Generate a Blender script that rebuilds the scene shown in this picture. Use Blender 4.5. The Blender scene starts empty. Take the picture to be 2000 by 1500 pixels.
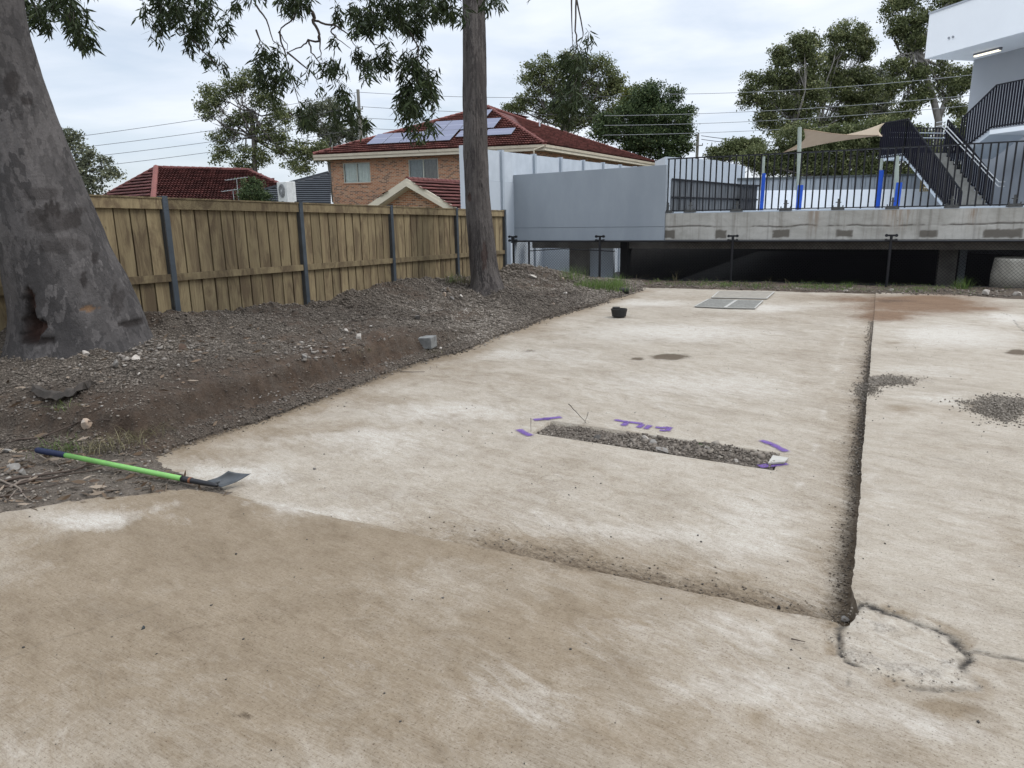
import bpy, math, random
import numpy as np
from mathutils import Vector, Matrix

# ------------------------------------------------------------------ camera, sky, sun
SC = bpy.context.scene
COL = SC.collection
F = 1387.0; H = 1.6
PITCH = math.atan(324 / F); ROLL = math.atan(.016); YAW = math.radians(26.019)
def _basis():
    f = np.array([0, math.cos(PITCH), -math.sin(PITCH)]); r0 = np.array([1, 0, 0.]); u0 = np.cross(r0, f)
    r = math.cos(ROLL) * r0 - math.sin(ROLL) * u0; u = math.sin(ROLL) * r0 + math.cos(ROLL) * u0
    c, s = math.cos(YAW), math.sin(YAW); R = np.array([[c, -s, 0], [s, c, 0], [0, 0, 1]])
    return R @ r, R @ u, R @ f
CR, CU, CF = _basis()
CP = np.array([0, 0, H])
cam = bpy.data.cameras.new("camera"); camo = bpy.data.objects.new("camera", cam); COL.objects.link(camo)
cam.sensor_width = 36; cam.lens = 36 * F / 2000; cam.clip_end = 3000; cam.clip_start = .05
m = Matrix([[CR[i], CU[i], -CF[i], CP[i]] for i in range(3)] + [[0, 0, 0, 1]])
camo.matrix_world = m
SC.camera = camo

SUN_EL = math.radians(52); SUN_AZ = math.radians(62)      # azimuth from +Y towards +X
sd = bpy.data.lights.new("sun", 'SUN'); sun = bpy.data.objects.new("sun", sd); COL.objects.link(sun)
sd.energy = 1.35; sd.angle = math.radians(24); sd.color = (1, .965, .92)
sun.rotation_euler = Vector((math.sin(SUN_AZ) * math.cos(SUN_EL), math.cos(SUN_AZ) * math.cos(SUN_EL), math.sin(SUN_EL))).to_track_quat('Z', 'Y').to_euler()
sun.location = (20, 10, 30)
W = bpy.data.worlds.new("World"); SC.world = W; W.use_nodes = True
nt = W.node_tree; nt.nodes.clear(); N = nt.nodes.new; L = nt.links.new
out = N('ShaderNodeOutputWorld'); sky = N('ShaderNodeTexSky'); sky.sky_type = 'NISHITA'; sky.sun_disc = False
sky.sun_elevation = SUN_EL; sky.sun_rotation = SUN_AZ; sky.air_density = 1.0; sky.dust_density = 1.5; sky.ozone_density = 1.5
b1 = N('ShaderNodeBackground'); b1.inputs[1].default_value = .12; L(sky.outputs[0], b1.inputs[0])
tc = N('ShaderNodeTexCoord'); mp = N('ShaderNodeMapping'); mp.inputs['Scale'].default_value = (1.6, 1.6, 7.0)
L(tc.outputs['Generated'], mp.inputs[0])
n1 = N('ShaderNodeTexNoise'); n1.inputs['Scale'].default_value = 1.5; n1.inputs['Detail'].default_value = 9; n1.inputs['Roughness'].default_value = .55; n1.inputs['Distortion'].default_value = .35
L(mp.outputs[0], n1.inputs[0])
r1 = N('ShaderNodeValToRGB'); r1.color_ramp.elements[0].position = .36; r1.color_ramp.elements[0].color = (.62, .62, .62, 1); r1.color_ramp.elements[1].position = .56; r1.color_ramp.elements[1].color = (1, 1, 1, 1)
L(n1.outputs['Fac'], r1.inputs[0])
n2 = N('ShaderNodeTexNoise'); n2.inputs['Scale'].default_value = 2.6; n2.inputs['Detail'].default_value = 8; n2.inputs['Distortion'].default_value = .3; L(mp.outputs[0], n2.inputs[0])
r2 = N('ShaderNodeValToRGB'); r2.color_ramp.elements[0].position = .35; r2.color_ramp.elements[0].color = (.66, .735, .845, 1); r2.color_ramp.elements[1].position = .68; r2.color_ramp.elements[1].color = (.83, .875, .94, 1)
L(n2.outputs['Fac'], r2.inputs[0])
# overcast brightens towards the zenith
sx = N('ShaderNodeSeparateXYZ'); L(tc.outputs['Generated'], sx.inputs[0])
mr = N('ShaderNodeMapRange'); mr.inputs[1].default_value = .33; mr.inputs[2].default_value = 1; mr.inputs[3].default_value = 1; mr.inputs[4].default_value = 3.0; L(sx.outputs[2], mr.inputs[0])
b2 = N('ShaderNodeBackground'); L(r2.outputs[0], b2.inputs[0]); L(mr.outputs[0], b2.inputs[1])
mx = N('ShaderNodeMixShader'); L(r1.outputs[0], mx.inputs[0]); L(b1.outputs[0], mx.inputs[1]); L(b2.outputs[0], mx.inputs[2]); L(mx.outputs[0], out.inputs[0])
SC.view_settings.view_transform = 'Standard'; SC.view_settings.look = 'None'; SC.view_settings.gamma = 1
SC.view_settings.use_curve_mapping = False; SC.view_settings.exposure = 0.25

# ------------------------------------------------------------------ measuring helpers
def ray(px, py): return CF + (px - 1000) / F * CR - (py - 750) / F * CU
def onz(px, py, z=0.): q = ray(px, py); return CP + q * (z - H) / q[2]
def onx(px, py, x): q = ray(px, py); return CP + q * x / q[0]
def ony(px, py, y): q = ray(px, py); return CP + q * y / q[1]
def atd(px, py, dep): return CP + ray(px, py) * dep
def onplane(px, py, P0, n): q = ray(px, py); return CP + q * (np.dot(np.array(P0) - CP, n) / np.dot(q, n))
RNG = np.random.default_rng(7); random.seed(7)
_T = RNG.random((256, 256))
def vnoise(x, y):
    xi = np.floor(x).astype(int); yi = np.floor(y).astype(int); xf = x - xi; yf = y - yi
    xf = xf * xf * (3 - 2 * xf); yf = yf * yf * (3 - 2 * yf)
    a = _T[xi & 255, yi & 255]; b = _T[(xi + 1) & 255, yi & 255]; c = _T[xi & 255, (yi + 1) & 255]; d = _T[(xi + 1) & 255, (yi + 1) & 255]
    return (a * (1 - xf) + b * xf) * (1 - yf) + (c * (1 - xf) + d * xf) * yf
def fbm(x, y, s=1., o=4, seed=0, gain=.5):
    x = np.asarray(x, float) * s + seed * 17.3; y = np.asarray(y, float) * s + seed * 9.7; t = 0; a = 1; n = 0
    for _ in range(o):
        t = t + a * vnoise(x, y); n += a; a *= gain; x = x * 2.03 + 11.1; y = y * 2.03 + 5.3
    return t / n
def sstep(a, b, x): t = np.clip((x - a) / (b - a), 0, 1); return t * t * (3 - 2 * t)

# ------------------------------------------------------------------ object helpers
WL = {}
def tag(o, label=None, cat=None, group=None, kind=None):
    if label: o['label'] = label
    if cat: o['category'] = cat
    if group: o['group'] = group
    if kind: o['kind'] = kind
    return o
def thing(name, loc, label, cat, group=None, rz=0):
    o = bpy.data.objects.new(name, None); COL.objects.link(o); o.location = [float(v) for v in loc]; o.rotation_euler = (0, 0, rz)
    o.empty_display_size = .2; WL[o.name] = np.array(loc, float); return tag(o, label, cat, group)
def link(name, me, mat, parent=None, base=None, smooth=False):
    o = bpy.data.objects.new(name, me); COL.objects.link(o)
    if mat is not None and not me.materials: me.materials.append(mat)
    if smooth: me.shade_smooth()
    if parent is not None: o.parent = parent
    return o
class MB:
    def __init__(s): s.v = []; s.f = []
    def add(s, vs, fs): n = len(s.v); s.v += [tuple(map(float, p)) for p in vs]; s.f += [tuple(i + n for i in q) for q in fs]; return s
    def prism(s, pts, ex):          # polygon pts (3D) extruded by vector ex
        n = len(pts); ex = np.array(ex, float); a = [np.array(p, float) for p in pts]; b = [p + ex for p in a]
        s.add(a + b, [tuple(range(n))[::-1], tuple(range(n, 2 * n))] + [(i, (i + 1) % n, n + (i + 1) % n, n + i) for i in range(n)]); return s
    def obox(s, c, ax, ay, az):     # centre and half axes
        c = np.array(c, float); ax, ay, az = (np.array(k, float) for k in (ax, ay, az))
        return s.prism([c - ax - ay - az, c + ax - ay - az, c + ax + ay - az, c - ax + ay - az], 2 * az)
    def box(s, x0, x1, y0, y1, z0, z1): return s.obox(((x0 + x1) / 2, (y0 + y1) / 2, (z0 + z1) / 2), ((x1 - x0) / 2, 0, 0), (0, (y1 - y0) / 2, 0), (0, 0, (z1 - z0) / 2))
    def bar(s, a, b, w, h, up=(0, 0, 1)):
        a = np.array(a, float); b = np.array(b, float); d = b - a; l = np.linalg.norm(d); d /= l; sd_ = np.cross(d, up); sd_ /= np.linalg.norm(sd_); u = np.cross(sd_, d)
        return s.obox((a + b) / 2, d * l / 2, sd_ * w / 2, u * h / 2)
    def tube(s, pts, rad, n=6, cap=True):
        pts = [np.array(p, float) for p in pts]; m_ = len(pts)
        if not hasattr(rad, '__len__'): rad = [rad] * m_
        vs = []; ref = None
        for i, p in enumerate(pts):
            d = pts[min(i + 1, m_ - 1)] - pts[max(i - 1, 0)]; d = d / (np.linalg.norm(d) + 1e-12)
            if ref is None: ref = np.array([1, 0, 0.]) if abs(d[2]) > .6 else np.array([0, 0, 1.])
            a = np.cross(d, ref); a /= np.linalg.norm(a) + 1e-12; b = np.cross(d, a); ref = np.cross(a, d)
            for k in range(n): t = 2 * math.pi * k / n; vs.append(p + rad[i] * (math.cos(t) * a + math.sin(t) * b))
        fs = [(i * n + k, i * n + (k + 1) % n, (i + 1) * n + (k + 1) % n, (i + 1) * n + k) for i in range(m_ - 1) for k in range(n)]
        if cap: fs += [tuple(range(n))[::-1], tuple((m_ - 1) * n + k for k in range(n))]
        return s.add(vs, fs)
    def lathe(s, c, prof, n=20):    # prof: (r,z)
        c = np.array(c, float); vs = []
        for r_, z in prof:
            for k in range(n): t = 2 * math.pi * k / n; vs.append(c + (r_ * math.cos(t), r_ * math.sin(t), z))
        m_ = len(prof)
        return s.add(vs, [(i * n + k, i * n + (k + 1) % n, (i + 1) * n + (k + 1) % n, (i + 1) * n + k) for i in range(m_ - 1) for k in range(n)] + [tuple(range(n))[::-1], tuple((m_ - 1) * n + k for k in range(n))])
    def mesh(s, name, org=(0, 0, 0)):
        me = bpy.data.meshes.new(name); o = np.array(org, float)
        me.from_pydata([tuple(np.array(p) - o) for p in s.v], [], s.f); me.validate(); return me
    def build(s, name, mat, parent=None, smooth=False, org=None, bevel=0):
        if parent is not None: org = WL[parent.name]
        elif org is None:
            a = np.array(s.v); org = np.array([a[:, 0].mean(), a[:, 1].mean(), a[:, 2].min()])
        o = link(name, s.mesh(name, org), mat, parent, smooth=smooth)
        if parent is None: o.location = [float(k) for k in org]
        WL[o.name] = np.array(org, float)
        if bevel: b = o.modifiers.new('b', 'BEVEL'); b.width = bevel; b.segments = 2; b.limit_method = 'ANGLE'
        return o
def np_mesh(name, V, Q, smooth=True):
    V = np.asarray(V, np.float32); Q = np.asarray(Q, np.int32); me = bpy.data.meshes.new(name); k = Q.shape[1]
    me.vertices.add(len(V)); me.vertices.foreach_set('co', V.ravel()); me.loops.add(Q.size); me.loops.foreach_set('vertex_index', Q.ravel())
    me.polygons.add(len(Q)); me.polygons.foreach_set('loop_start', np.arange(0, Q.size, k, dtype=np.int32)); me.polygons.foreach_set('loop_total', np.full(len(Q), k, np.int32))
    if smooth: me.polygons.foreach_set('use_smooth', np.ones(len(Q), bool))
    me.update(); me.validate(); return me
def vcol(me, name, arr):
    a = me.color_attributes.new(name, 'FLOAT_COLOR', 'POINT'); n = len(arr); f4 = np.ones((n, 4), np.float32); f4[:, :arr.shape[1]] = arr; a.data.foreach_set('color', f4.ravel())
def grid(xs, ys):
    X, Y = np.meshgrid(xs, ys); nx = len(xs); ny = len(ys); i = np.arange(nx * ny).reshape(ny, nx)
    Q = np.stack([i[:-1, :-1], i[:-1, 1:], i[1:, 1:], i[1:, :-1]], -1).reshape(-1, 4); return X.ravel(), Y.ravel(), Q

# ------------------------------------------------------------------ materials
class NT:
    def __init__(s, name):
        s.m = bpy.data.materials.new(name); s.m.use_nodes = True; s.t = s.m.node_tree; s.b = s.t.nodes['Principled BSDF']; s.tc = s.t.nodes.new('ShaderNodeTexCoord'); s.b.inputs['Specular IOR Level'].default_value = .3
    def n(s, t, **k):
        o = s.t.nodes.new('ShaderNode' + t)
        for a, b in k.items(): setattr(o, a, b)
        return o
    def l(s, a, b): s.t.links.new(a, b)
    def map(s, scale=(1, 1, 1), rot=(0, 0, 0), src='Object'):
        o = s.n('Mapping'); o.inputs['Scale'].default_value = scale; o.inputs['Rotation'].default_value = rot; s.l(s.tc.outputs[src], o.inputs[0]); return o.outputs[0]
    def noise(s, v, sc, det=5, rough=.55, dist=0):
        o = s.n('TexNoise'); o.inputs['Scale'].default_value = sc; o.inputs['Detail'].default_value = det; o.inputs['Roughness'].default_value = rough; o.inputs['Distortion'].default_value = dist; s.l(v, o.inputs[0]); return o.outputs['Fac']
    def ramp(s, f, *st):
        o = s.n('ValToRGB'); e = o.color_ramp.elements
        while len(e) < len(st): e.new(.5)
        for i, (p, c) in enumerate(st):
            e[i].position = p; e[i].color = (c, c, c, 1) if not hasattr(c, '__len__') else (*c, 1)
        s.l(f, o.inputs[0]); return o.outputs[0]
    def mix(s, f, a, b, mode='MIX'):
        o = s.n('Mix'); o.data_type = 'RGBA'; o.blend_type = mode
        for i, x in ((0, f), (6, a), (7, b)):
            if isinstance(x, bpy.types.NodeSocket): s.l(x, o.inputs[i])
            else: o.inputs[i].default_value = x if i == 0 else ((*x, 1) if len(x) == 3 else x)
        return o.outputs[2]
    def math(s, op, a, b=0.):
        o = s.n('Math'); o.operation = op
        for i, x in enumerate((a, b)):
            if isinstance(x, bpy.types.NodeSocket): s.l(x, o.inputs[i])
            else: o.inputs[i].default_value = x
        return o.outputs[0]
    def bump(s, h, dist=.01, st=1., prev=None):
        o = s.n('Bump'); o.inputs['Strength'].default_value = st; o.inputs['Distance'].default_value = dist; s.l(h, o.inputs['Height'])
        if prev is not None: s.l(prev, o.inputs['Normal'])
        s.l(o.outputs[0], s.b.inputs['Normal']); return o.outputs[0]
    def done(s, col, rough=.8, met=0.):
        if isinstance(col, bpy.types.NodeSocket): s.l(col, s.b.inputs['Base Color'])
        else: s.b.inputs['Base Color'].default_value = (*col, 1)
        if isinstance(rough, bpy.types.NodeSocket): s.l(rough, s.b.inputs['Roughness'])
        else: s.b.inputs['Roughness'].default_value = rough
        s.b.inputs['Metallic'].default_value = met; return s.m
def simple(name, a, b=None, sc=8, rough=.7, bump=0, bsc=40, met=0, st=(1, 1, 1), lo=.35, hi=.65):
    t = NT(name); b = b or tuple(k * .8 for k in a); v = t.map(st)
    c = t.ramp(t.noise(v, sc, 7, .6), (lo, a), (hi, b))
    if bump: t.bump(t.noise(v, bsc, 5), bump)
    return t.done(c, rough, met)
# ------------------------------------------------------------------ polygon distance
def seg_d(X, Y, a, b):
    ax, ay = a; bx, by = b; dx, dy = bx - ax, by - ay; t = np.clip(((X - ax) * dx + (Y - ay) * dy) / (dx * dx + dy * dy + 1e-12), 0, 1)
    return np.hypot(X - ax - t * dx, Y - ay - t * dy)
def line_d(X, Y, P):
    d = np.full(X.shape, 1e9)
    for a, b in zip(P[:-1], P[1:]): d = np.minimum(d, seg_d(X, Y, a, b))
    return d
def poly_sd(X, Y, P):               # positive inside
    P = [tuple(p[:2]) for p in P]; d = line_d(X, Y, P + P[:1]); ins = np.zeros(X.shape, bool); n = len(P)
    for i in range(n):
        (x1, y1), (x2, y2) = P[i], P[(i + 1) % n]
        c = ((y1 > Y) != (y2 > Y)) & (X < (x2 - x1) * (Y - y1) / (y2 - y1 + 1e-12) + x1); ins ^= c
    return np.where(ins, d, -d)
def gp(*pts, z=0.): return [onz(x, y, z)[:2] for x, y in pts]

# ------------------------------------------------------------------ concrete paving
def m_concrete():
    t = NT('worn_concrete'); at = t.n('VertexColor'); at.layer_name = 'mask'; at2 = t.n('VertexColor'); at2.layer_name = 'mask2'
    s = t.n('SeparateColor'); t.l(at.outputs[0], s.inputs[0]); brown, white, dark = s.outputs
    s2 = t.n('SeparateColor'); t.l(at2.outputs[0], s2.inputs[0]); rust, grit, crack = s2.outputs
    v = t.map()
    def rmap(ang, sc):
        a = t.n('Mapping'); a.inputs['Rotation'].default_value = (0, 0, ang); t.l(t.tc.outputs['Object'], a.inputs[0]); b = t.n('Mapping'); b.inputs['Scale'].default_value = sc; t.l(a.outputs[0], b.inputs[0]); return b.outputs[0]
    vs = rmap(.30, (1.0, 1.7, 1)); vb = rmap(.10, (.9, 26, 1)); vs2 = rmap(.38, (1.5, 4.0, 1)); vb2 = rmap(.42, (1.6, 22, 1))
    big = t.noise(vs, .9, 10, .68, 1.4); mid = t.noise(vs2, 2.4, 9, .7, .8); fine = t.noise(v, 60, 6, .7); broom = t.noise(vb, 9, 5, .7, .3)
    pit = t.noise(v, 24, 5, .65); micro = t.noise(v, 260, 3, .7)
    base = t.ramp(big, (.28, (.305, .264, .208)), (.50, (.388, .345, .280)), (.72, (.46, .418, .352)))
    base = t.mix(t.math('MULTIPLY', t.ramp(mid, (.40, 0), (.78, 1)), .50), base, (.50, .468, .415))
    base = t.mix(t.math('MULTIPLY', t.ramp(mid, (.22, 1), (.45, 0)), .45), base, (.225, .19, .148))
    brk = t.noise(vs, 3.6, 12, .78, 1.2); brk2 = t.noise(vs2, 6, 12, .8, .8)
    def cut(mk, nz, lo, hi, top): return t.ramp(t.math('ADD', t.math('MULTIPLY', mk, .8), t.math('MULTIPLY', t.math('SUBTRACT', nz, .5), 1.5)), (lo, 0), (hi, top))
    br = cut(brown, brk, .14, .82, .92)
    base = t.mix(br, base, (.61, .535, .44), 'MULTIPLY')
    wh = cut(white, t.noise(vs2, 2.4, 12, .78, 1.5), .22, .85, .95)
    base = t.mix(wh, base, (.555, .527, .475))
    ru = cut(rust, t.noise(vs, 4, 12, .78, 1.5), .2, .9, .95)
    base = t.mix(ru, base, (.42, .27, .17), 'MULTIPLY')
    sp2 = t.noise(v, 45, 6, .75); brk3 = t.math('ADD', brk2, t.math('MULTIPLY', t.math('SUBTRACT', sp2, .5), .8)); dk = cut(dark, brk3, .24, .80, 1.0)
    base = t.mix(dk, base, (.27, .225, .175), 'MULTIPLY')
    base = t.mix(t.math('MULTIPLY', grit, t.ramp(t.noise(v, 70, 4, .8), (.4, .1), (.6, 1))), base, (.12, .10, .08))
    base = t.mix(crack, base, (.035, .03, .025))
    base = t.mix(t.math('MULTIPLY', t.ramp(broom, (.30, 1), (.50, 0)), .58), base, (.52, .46, .40), 'MULTIPLY')
    br2 = t.noise(vb2, 8, 6, .75, .3); base = t.mix(t.math('MULTIPLY', t.ramp(br2, (.32, 1), (.50, 0)), .30), base, (.55, .49, .42), 'MULTIPLY'); mo = t.noise(v, 11, 8, .75); base = t.mix(t.math('MULTIPLY', t.ramp(mo, (.36, 1), (.52, 0)), .35), base, (.62, .55, .48), 'MULTIPLY')
    base = t.mix(t.math('MULTIPLY', t.ramp(t.noise(v, 120, 3, .6), (.33, 1), (.40, 0)), .7), base, (.40, .34, .29), 'MULTIPLY')
    vh = t.n('TexVoronoi'); vh.feature = 'DISTANCE_TO_EDGE'; vh.inputs['Scale'].default_value = .75; dnz = t.n('TexNoise'); dnz.inputs['Scale'].default_value = 3.; dnz.inputs['Detail'].default_value = 9; t.l(v, dnz.inputs[0]); t.l(t.mix(.35, v, dnz.outputs['Color']), vh.inputs[0])
    hl = t.math('MULTIPLY', t.ramp(vh.outputs['Distance'], (.0012, 1), (.0045, 0)), t.ramp(t.noise(v, .9, 4, .6), (.56, 0), (.64, .35))); base = t.mix(hl, base, (.35, .29, .23), 'MULTIPLY')
    vsc = rmap(-.5, (1.2, 60, 1)); sc2 = t.math('MULTIPLY', t.ramp(t.noise(vsc, 3, 3, .5), (.70, 0), (.76, .5)), t.ramp(t.noise(v, 1.7, 4, .6), (.5, 0), (.6, 1))); base = t.mix(sc2, base, (.58, .55, .50))
    base = t.mix(t.math('MULTIPLY', t.ramp(broom, (.55, 0), (.75, 1)), .18), base, (.48, .45, .41))
    base = t.mix(t.ramp(t.noise(v, 38, 2, .5), (.20, .75), (.245, 0)), base, (.05, .043, .037))
    base = t.mix(t.math('MULTIPLY', t.ramp(fine, (.35, 1), (.65, 0)), .38), base, (.50, .44, .38), 'MULTIPLY')
    base = t.mix(t.math('MULTIPLY', t.ramp(micro, (.3, 1), (.7, 0)), .40), base, (.45, .40, .35), 'MULTIPLY')
    b = t.bump(broom, .004, .55); b = t.bump(fine, .003, .6, b); t.bump(pit, .006, .35, b)
    return t.done(base, t.ramp(big, (.3, .93), (.7, .8)))
CONC = m_concrete()
# stains: (kind, px, py, rx, ry, amount); each is an ellipse lying on the slab
ST = [
 ('b', 420, 1060, 420, 60, .75), ('b', 560, 1200, 420, 110, .55), ('b', 150, 1180, 260, 130, .55), ('b', 880, 1050, 190, 26, .9), ('b', 330, 985, 170, 24, .9), ('b', 60, 1060, 150, 40, .6),
 ('b', 300, 1340, 420, 120, .42), ('b', 900, 1300, 330, 90, .40), ('b', 950, 1200, 260, 50, .35), ('b', 700, 1440, 500, 70, .25), ('b', 1250, 1440, 260, 50, .3), ('b', 560, 1080, 220, 60, .4),
 ('w', 150, 1010, 120, 18, 1.1), ('w', 360, 1030, 90, 8, .3), ('w', 1180, 1260, 200, 60, .32), ('w', 1430, 1270, 200, 60, .45), ('w', 1480, 1370, 250, 60, .6), ('w', 1790, 1430, 260, 50, .6), ('w', 1000, 1400, 120, 60, .55), ('w', 120, 1440, 200, 50, .3), ('w', 620, 1330, 200, 40, .3),
 ('b', 420, 880, 170, 22, 1.0), ('b', 560, 835, 200, 22, .9), ('b', 720, 775, 180, 18, .75), ('b', 850, 712, 160, 14, .7), ('b', 1010, 655, 130, 11, .6), ('b', 1130, 612, 110, 8, .5), ('b', 850, 735, 120, 12, .5), ('b', 1010, 740, 160, 14, .4),
 ('b', 1150, 900, 260, 40, .28), ('b', 1000, 880, 150, 24, .3), ('b', 1250, 955, 200, 34, .35), ('b', 900, 930, 160, 24, .35),
 ('d', 1180, 1090, 160, 16, .8), ('d', 1400, 1150, 160, 22, .9), ('d', 1560, 1170, 110, 40, .95), ('b', 1500, 1130, 170, 50, .85), ('b', 1250, 1065, 240, 24, .8), ('b', 1020, 1035, 200, 16, .8), ('d', 1060, 1055, 130, 9, .55), ('b', 1400, 1080, 110, 30, .35),
 ('w', 640, 985, 170, 22, .9), ('w', 480, 925, 110, 18, 1.1), ('w', 900, 800, 230, 26, .8), ('w', 700, 860, 200, 26, .8), ('w', 1350, 740, 260, 36, .75), ('w', 1300, 645, 220, 18, 1.0), ('w', 1500, 600, 120, 8, 1.1), ('w', 1040, 690, 160, 14, .8), ('w', 1430, 960, 150, 60, .6), ('w', 1180, 1000, 200, 30, .6), ('w', 1480, 860, 130, 22, .4), ('w', 1250, 590, 130, 8, 1.0), ('w', 1400, 1030, 160, 40, .55),
 ('b', 1590, 690, 60, 60, .45), ('b', 1610, 610, 110, 14, .6), ('b', 1500, 625, 120, 8, .5), ('b', 1600, 580, 120, 8, .8), ('b', 1330, 580, 130, 6, .5), ('b', 1400, 615, 160, 5, .45), ('b', 1640, 855, 40, 12, .7), ('b', 1600, 800, 60, 20, .35), ('b', 1560, 940, 60, 26, .4),
 ('r', 1800, 592, 150, 17, 1.25), ('r', 1740, 616, 90, 12, 1.1), ('r', 1690, 583, 110, 9, .75), ('r', 1900, 600, 90, 10, .8), ('d', 1745, 588, 60, 6, .7),
 ('w', 1860, 655, 150, 24, 1.1), ('w', 1960, 620, 60, 10, 1.2), ('w', 1800, 720, 120, 18, .6), ('w', 1880, 780, 90, 18, .7), ('b', 1850, 810, 160, 18, .4), ('b', 1870, 870, 130, 14, .35), ('w', 1900, 1000, 90, 60, .4), ('b', 1950, 1060, 90, 50, .6), ('r', 1970, 1010, 80, 60, .16), ('b', 1740, 1120, 60, 60, .25), ('w', 1740, 960, 50, 60, .5),
 ('d', 1310, 692, 36, 6, 2.6), ('d', 1245, 696, 16, 3, 2.2), ('d', 1035, 683, 20, 4, .8), ('d', 1985, 688, 24, 5, 2.4), ('b', 1745, 805, 60, 9, .9), ('b', 1745, 670, 30, 4, .9),
 ('d', 1710, 1300, 70, 9, .25), ('b', 1850, 1372, 60, 16, 1.0), ('d', 1740, 745, 60, 16, .8), ('d', 1960, 800, 70, 18, .9), ('d', 1335, 634, 40, 3, .3), ('d', 690, 1290, 10, 3, .0), ('d', 470, 1396, 26, 14, .8), ('b', 1500, 1390, 40, 30, .5),
]
def paint_masks(X, Y, extra=None):
    n = len(X); M1 = np.zeros((n, 3)); M2 = np.zeros((n, 3)); nx = X + (fbm(X, Y, 1.1, 5, 3) - .5) * 1.0; ny = Y + (fbm(X, Y, 1.3, 5, 5) - .5) * .8
    hx = X + (fbm(X, Y, 9, 4, 8) - .5) * .12; hy = Y + (fbm(X, Y, 9, 4, 9) - .5) * .12
    for k, px, py, rx, ry, am in ST:
        c = onz(px, py)[:2]; ex = onz(px + rx, py)[:2] - c; ey = onz(px, py - ry)[:2] - c
        D = ex[0] * ey[1] - ex[1] * ey[0]; small = rx < 50; qx, qy = (hx, hy) if small else (nx, ny)
        a = ((qx - c[0]) * ey[1] - (qy - c[1]) * ey[0]) / D; b = (ex[0] * (qy - c[1]) - ex[1] * (qx - c[0])) / D
        w = am * np.exp(-(a * a + b * b) * (1.1 if not small else 1.6))
        if k in 'bwd': i = 'bwd'.index(k); M1[:, i] = np.maximum(M1[:, i], w) + .35 * np.minimum(M1[:, i], w)
        else: M2[:, 0] = np.maximum(M2[:, 0], w * 1.5)
    return M1, M2
XR = lambda y: .085 + .0185 * (y - 2.9)
YJ = 2.87
HOLE = (-2.20, -.41, 4.86, 5.23)
def zsunk(X, Y): return -.016 - .12 * np.clip((X + 3.4) / 3.4, 0, 1) ** 1.1 * np.clip(1 - (Y - YJ) / 8.0, 0, 1) ** 1.1
PATCH = gp((1662, 1196), (1690, 1182), (1760, 1205), (1830, 1228), (1878, 1258), (1888, 1285), (1880, 1312), (1902, 1338), (1850, 1342), (1790, 1338), (1740, 1322), (1690, 1306), (1655, 1284), (1645, 1235))
CRACKS = [(gp((0, 1290), (90, 1252), (170, 1230), (310, 1180)), .35, .004), (gp((1890, 1270), (1945, 1281), (2010, 1294)), 1., .010), (gp((1885, 1262), (1940, 1277), (2010, 1292)), .8, .004),
          (gp((1980, 625), (1990, 638), (2010, 655)), .8, .01), (gp((1975, 618), (1955, 610)), .5, .008), (gp((1654, 1310), (1653, 1340)), .6, .004), (gp((1700, 890), (1800, 893), (2000, 905)), .25, .004), (gp((1545, 1257), (1572, 1264)), .7, .003)]
def slab_mesh(name, X, Y, Z, Q, patch=True, film=0.):
    M1, M2 = paint_masks(X, Y)
    if film: M1[:, 0] = M1[:, 0] + film * (.3 + 1.2 * fbm(X, Y, 1.3, 5, 13)) * sstep(1.2, -.6, X - .3 * Y)
    wob = (fbm(X, Y, 14, 4, 11) - .5) * .05 + (fbm(X, Y, 60, 3, 12) - .5) * .02
    Z = Z + (fbm(X, Y, .7, 3, 21) - .5) * .006
    if patch:
        d = poly_sd(X, Y, PATCH) + wob
        ring = np.exp(-((d + .004) / (.006 + .016 * fbm(X, Y, 8, 3, 34))) ** 2) * sstep(.3, .55, fbm(X, Y, 5, 3, 30) + .12); Z = Z - .012 * ring
        ins = sstep(0, .02, d); Z = Z + ins * (-.004 + (fbm(X, Y, 30, 4, 31) - .5) * .012 + (fbm(X, Y, 7, 3, 32) - .5) * .012)
        M1[:, 0] *= 1 - .8 * ins; M1[:, 1] = np.maximum(M1[:, 1], ins * .45); M1[:, 2] *= 1 - ins; M2[:, 2] = np.maximum(M2[:, 2], ring * .95 * (.5 + fbm(X, Y, 26, 3, 35)))
        near = np.exp(-((d + .04) / .05) ** 2) * sstep(.45, .6, fbm(X, Y, 9, 4, 33)); M1[:, 0] = np.maximum(M1[:, 0], near * .9); Z -= near * .006; M2[:, 1] = np.maximum(M2[:, 1], ins * .55 * sstep(.5, .65, fbm(X, Y, 12, 4, 36)))
    for P, a, w in CRACKS:
        P = [tuple(p) for p in P]; cx = X + (fbm(X, Y, 18, 4, 41) - .5) * .03; cy = Y + (fbm(X, Y, 18, 4, 42) - .5) * .03
        g = a * np.exp(-(line_d(cx, cy, P) / w) ** 2); Z = Z - .006 * g; M2[:, 2] = np.maximum(M2[:, 2], g * .8)
    me = np_mesh(name, np.stack([X, Y, Z], 1), Q); vcol(me, 'mask', np.clip(M1, 0, 1.6)); vcol(me, 'mask2', np.clip(M2, 0, 1.5)); return me, Z
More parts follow.
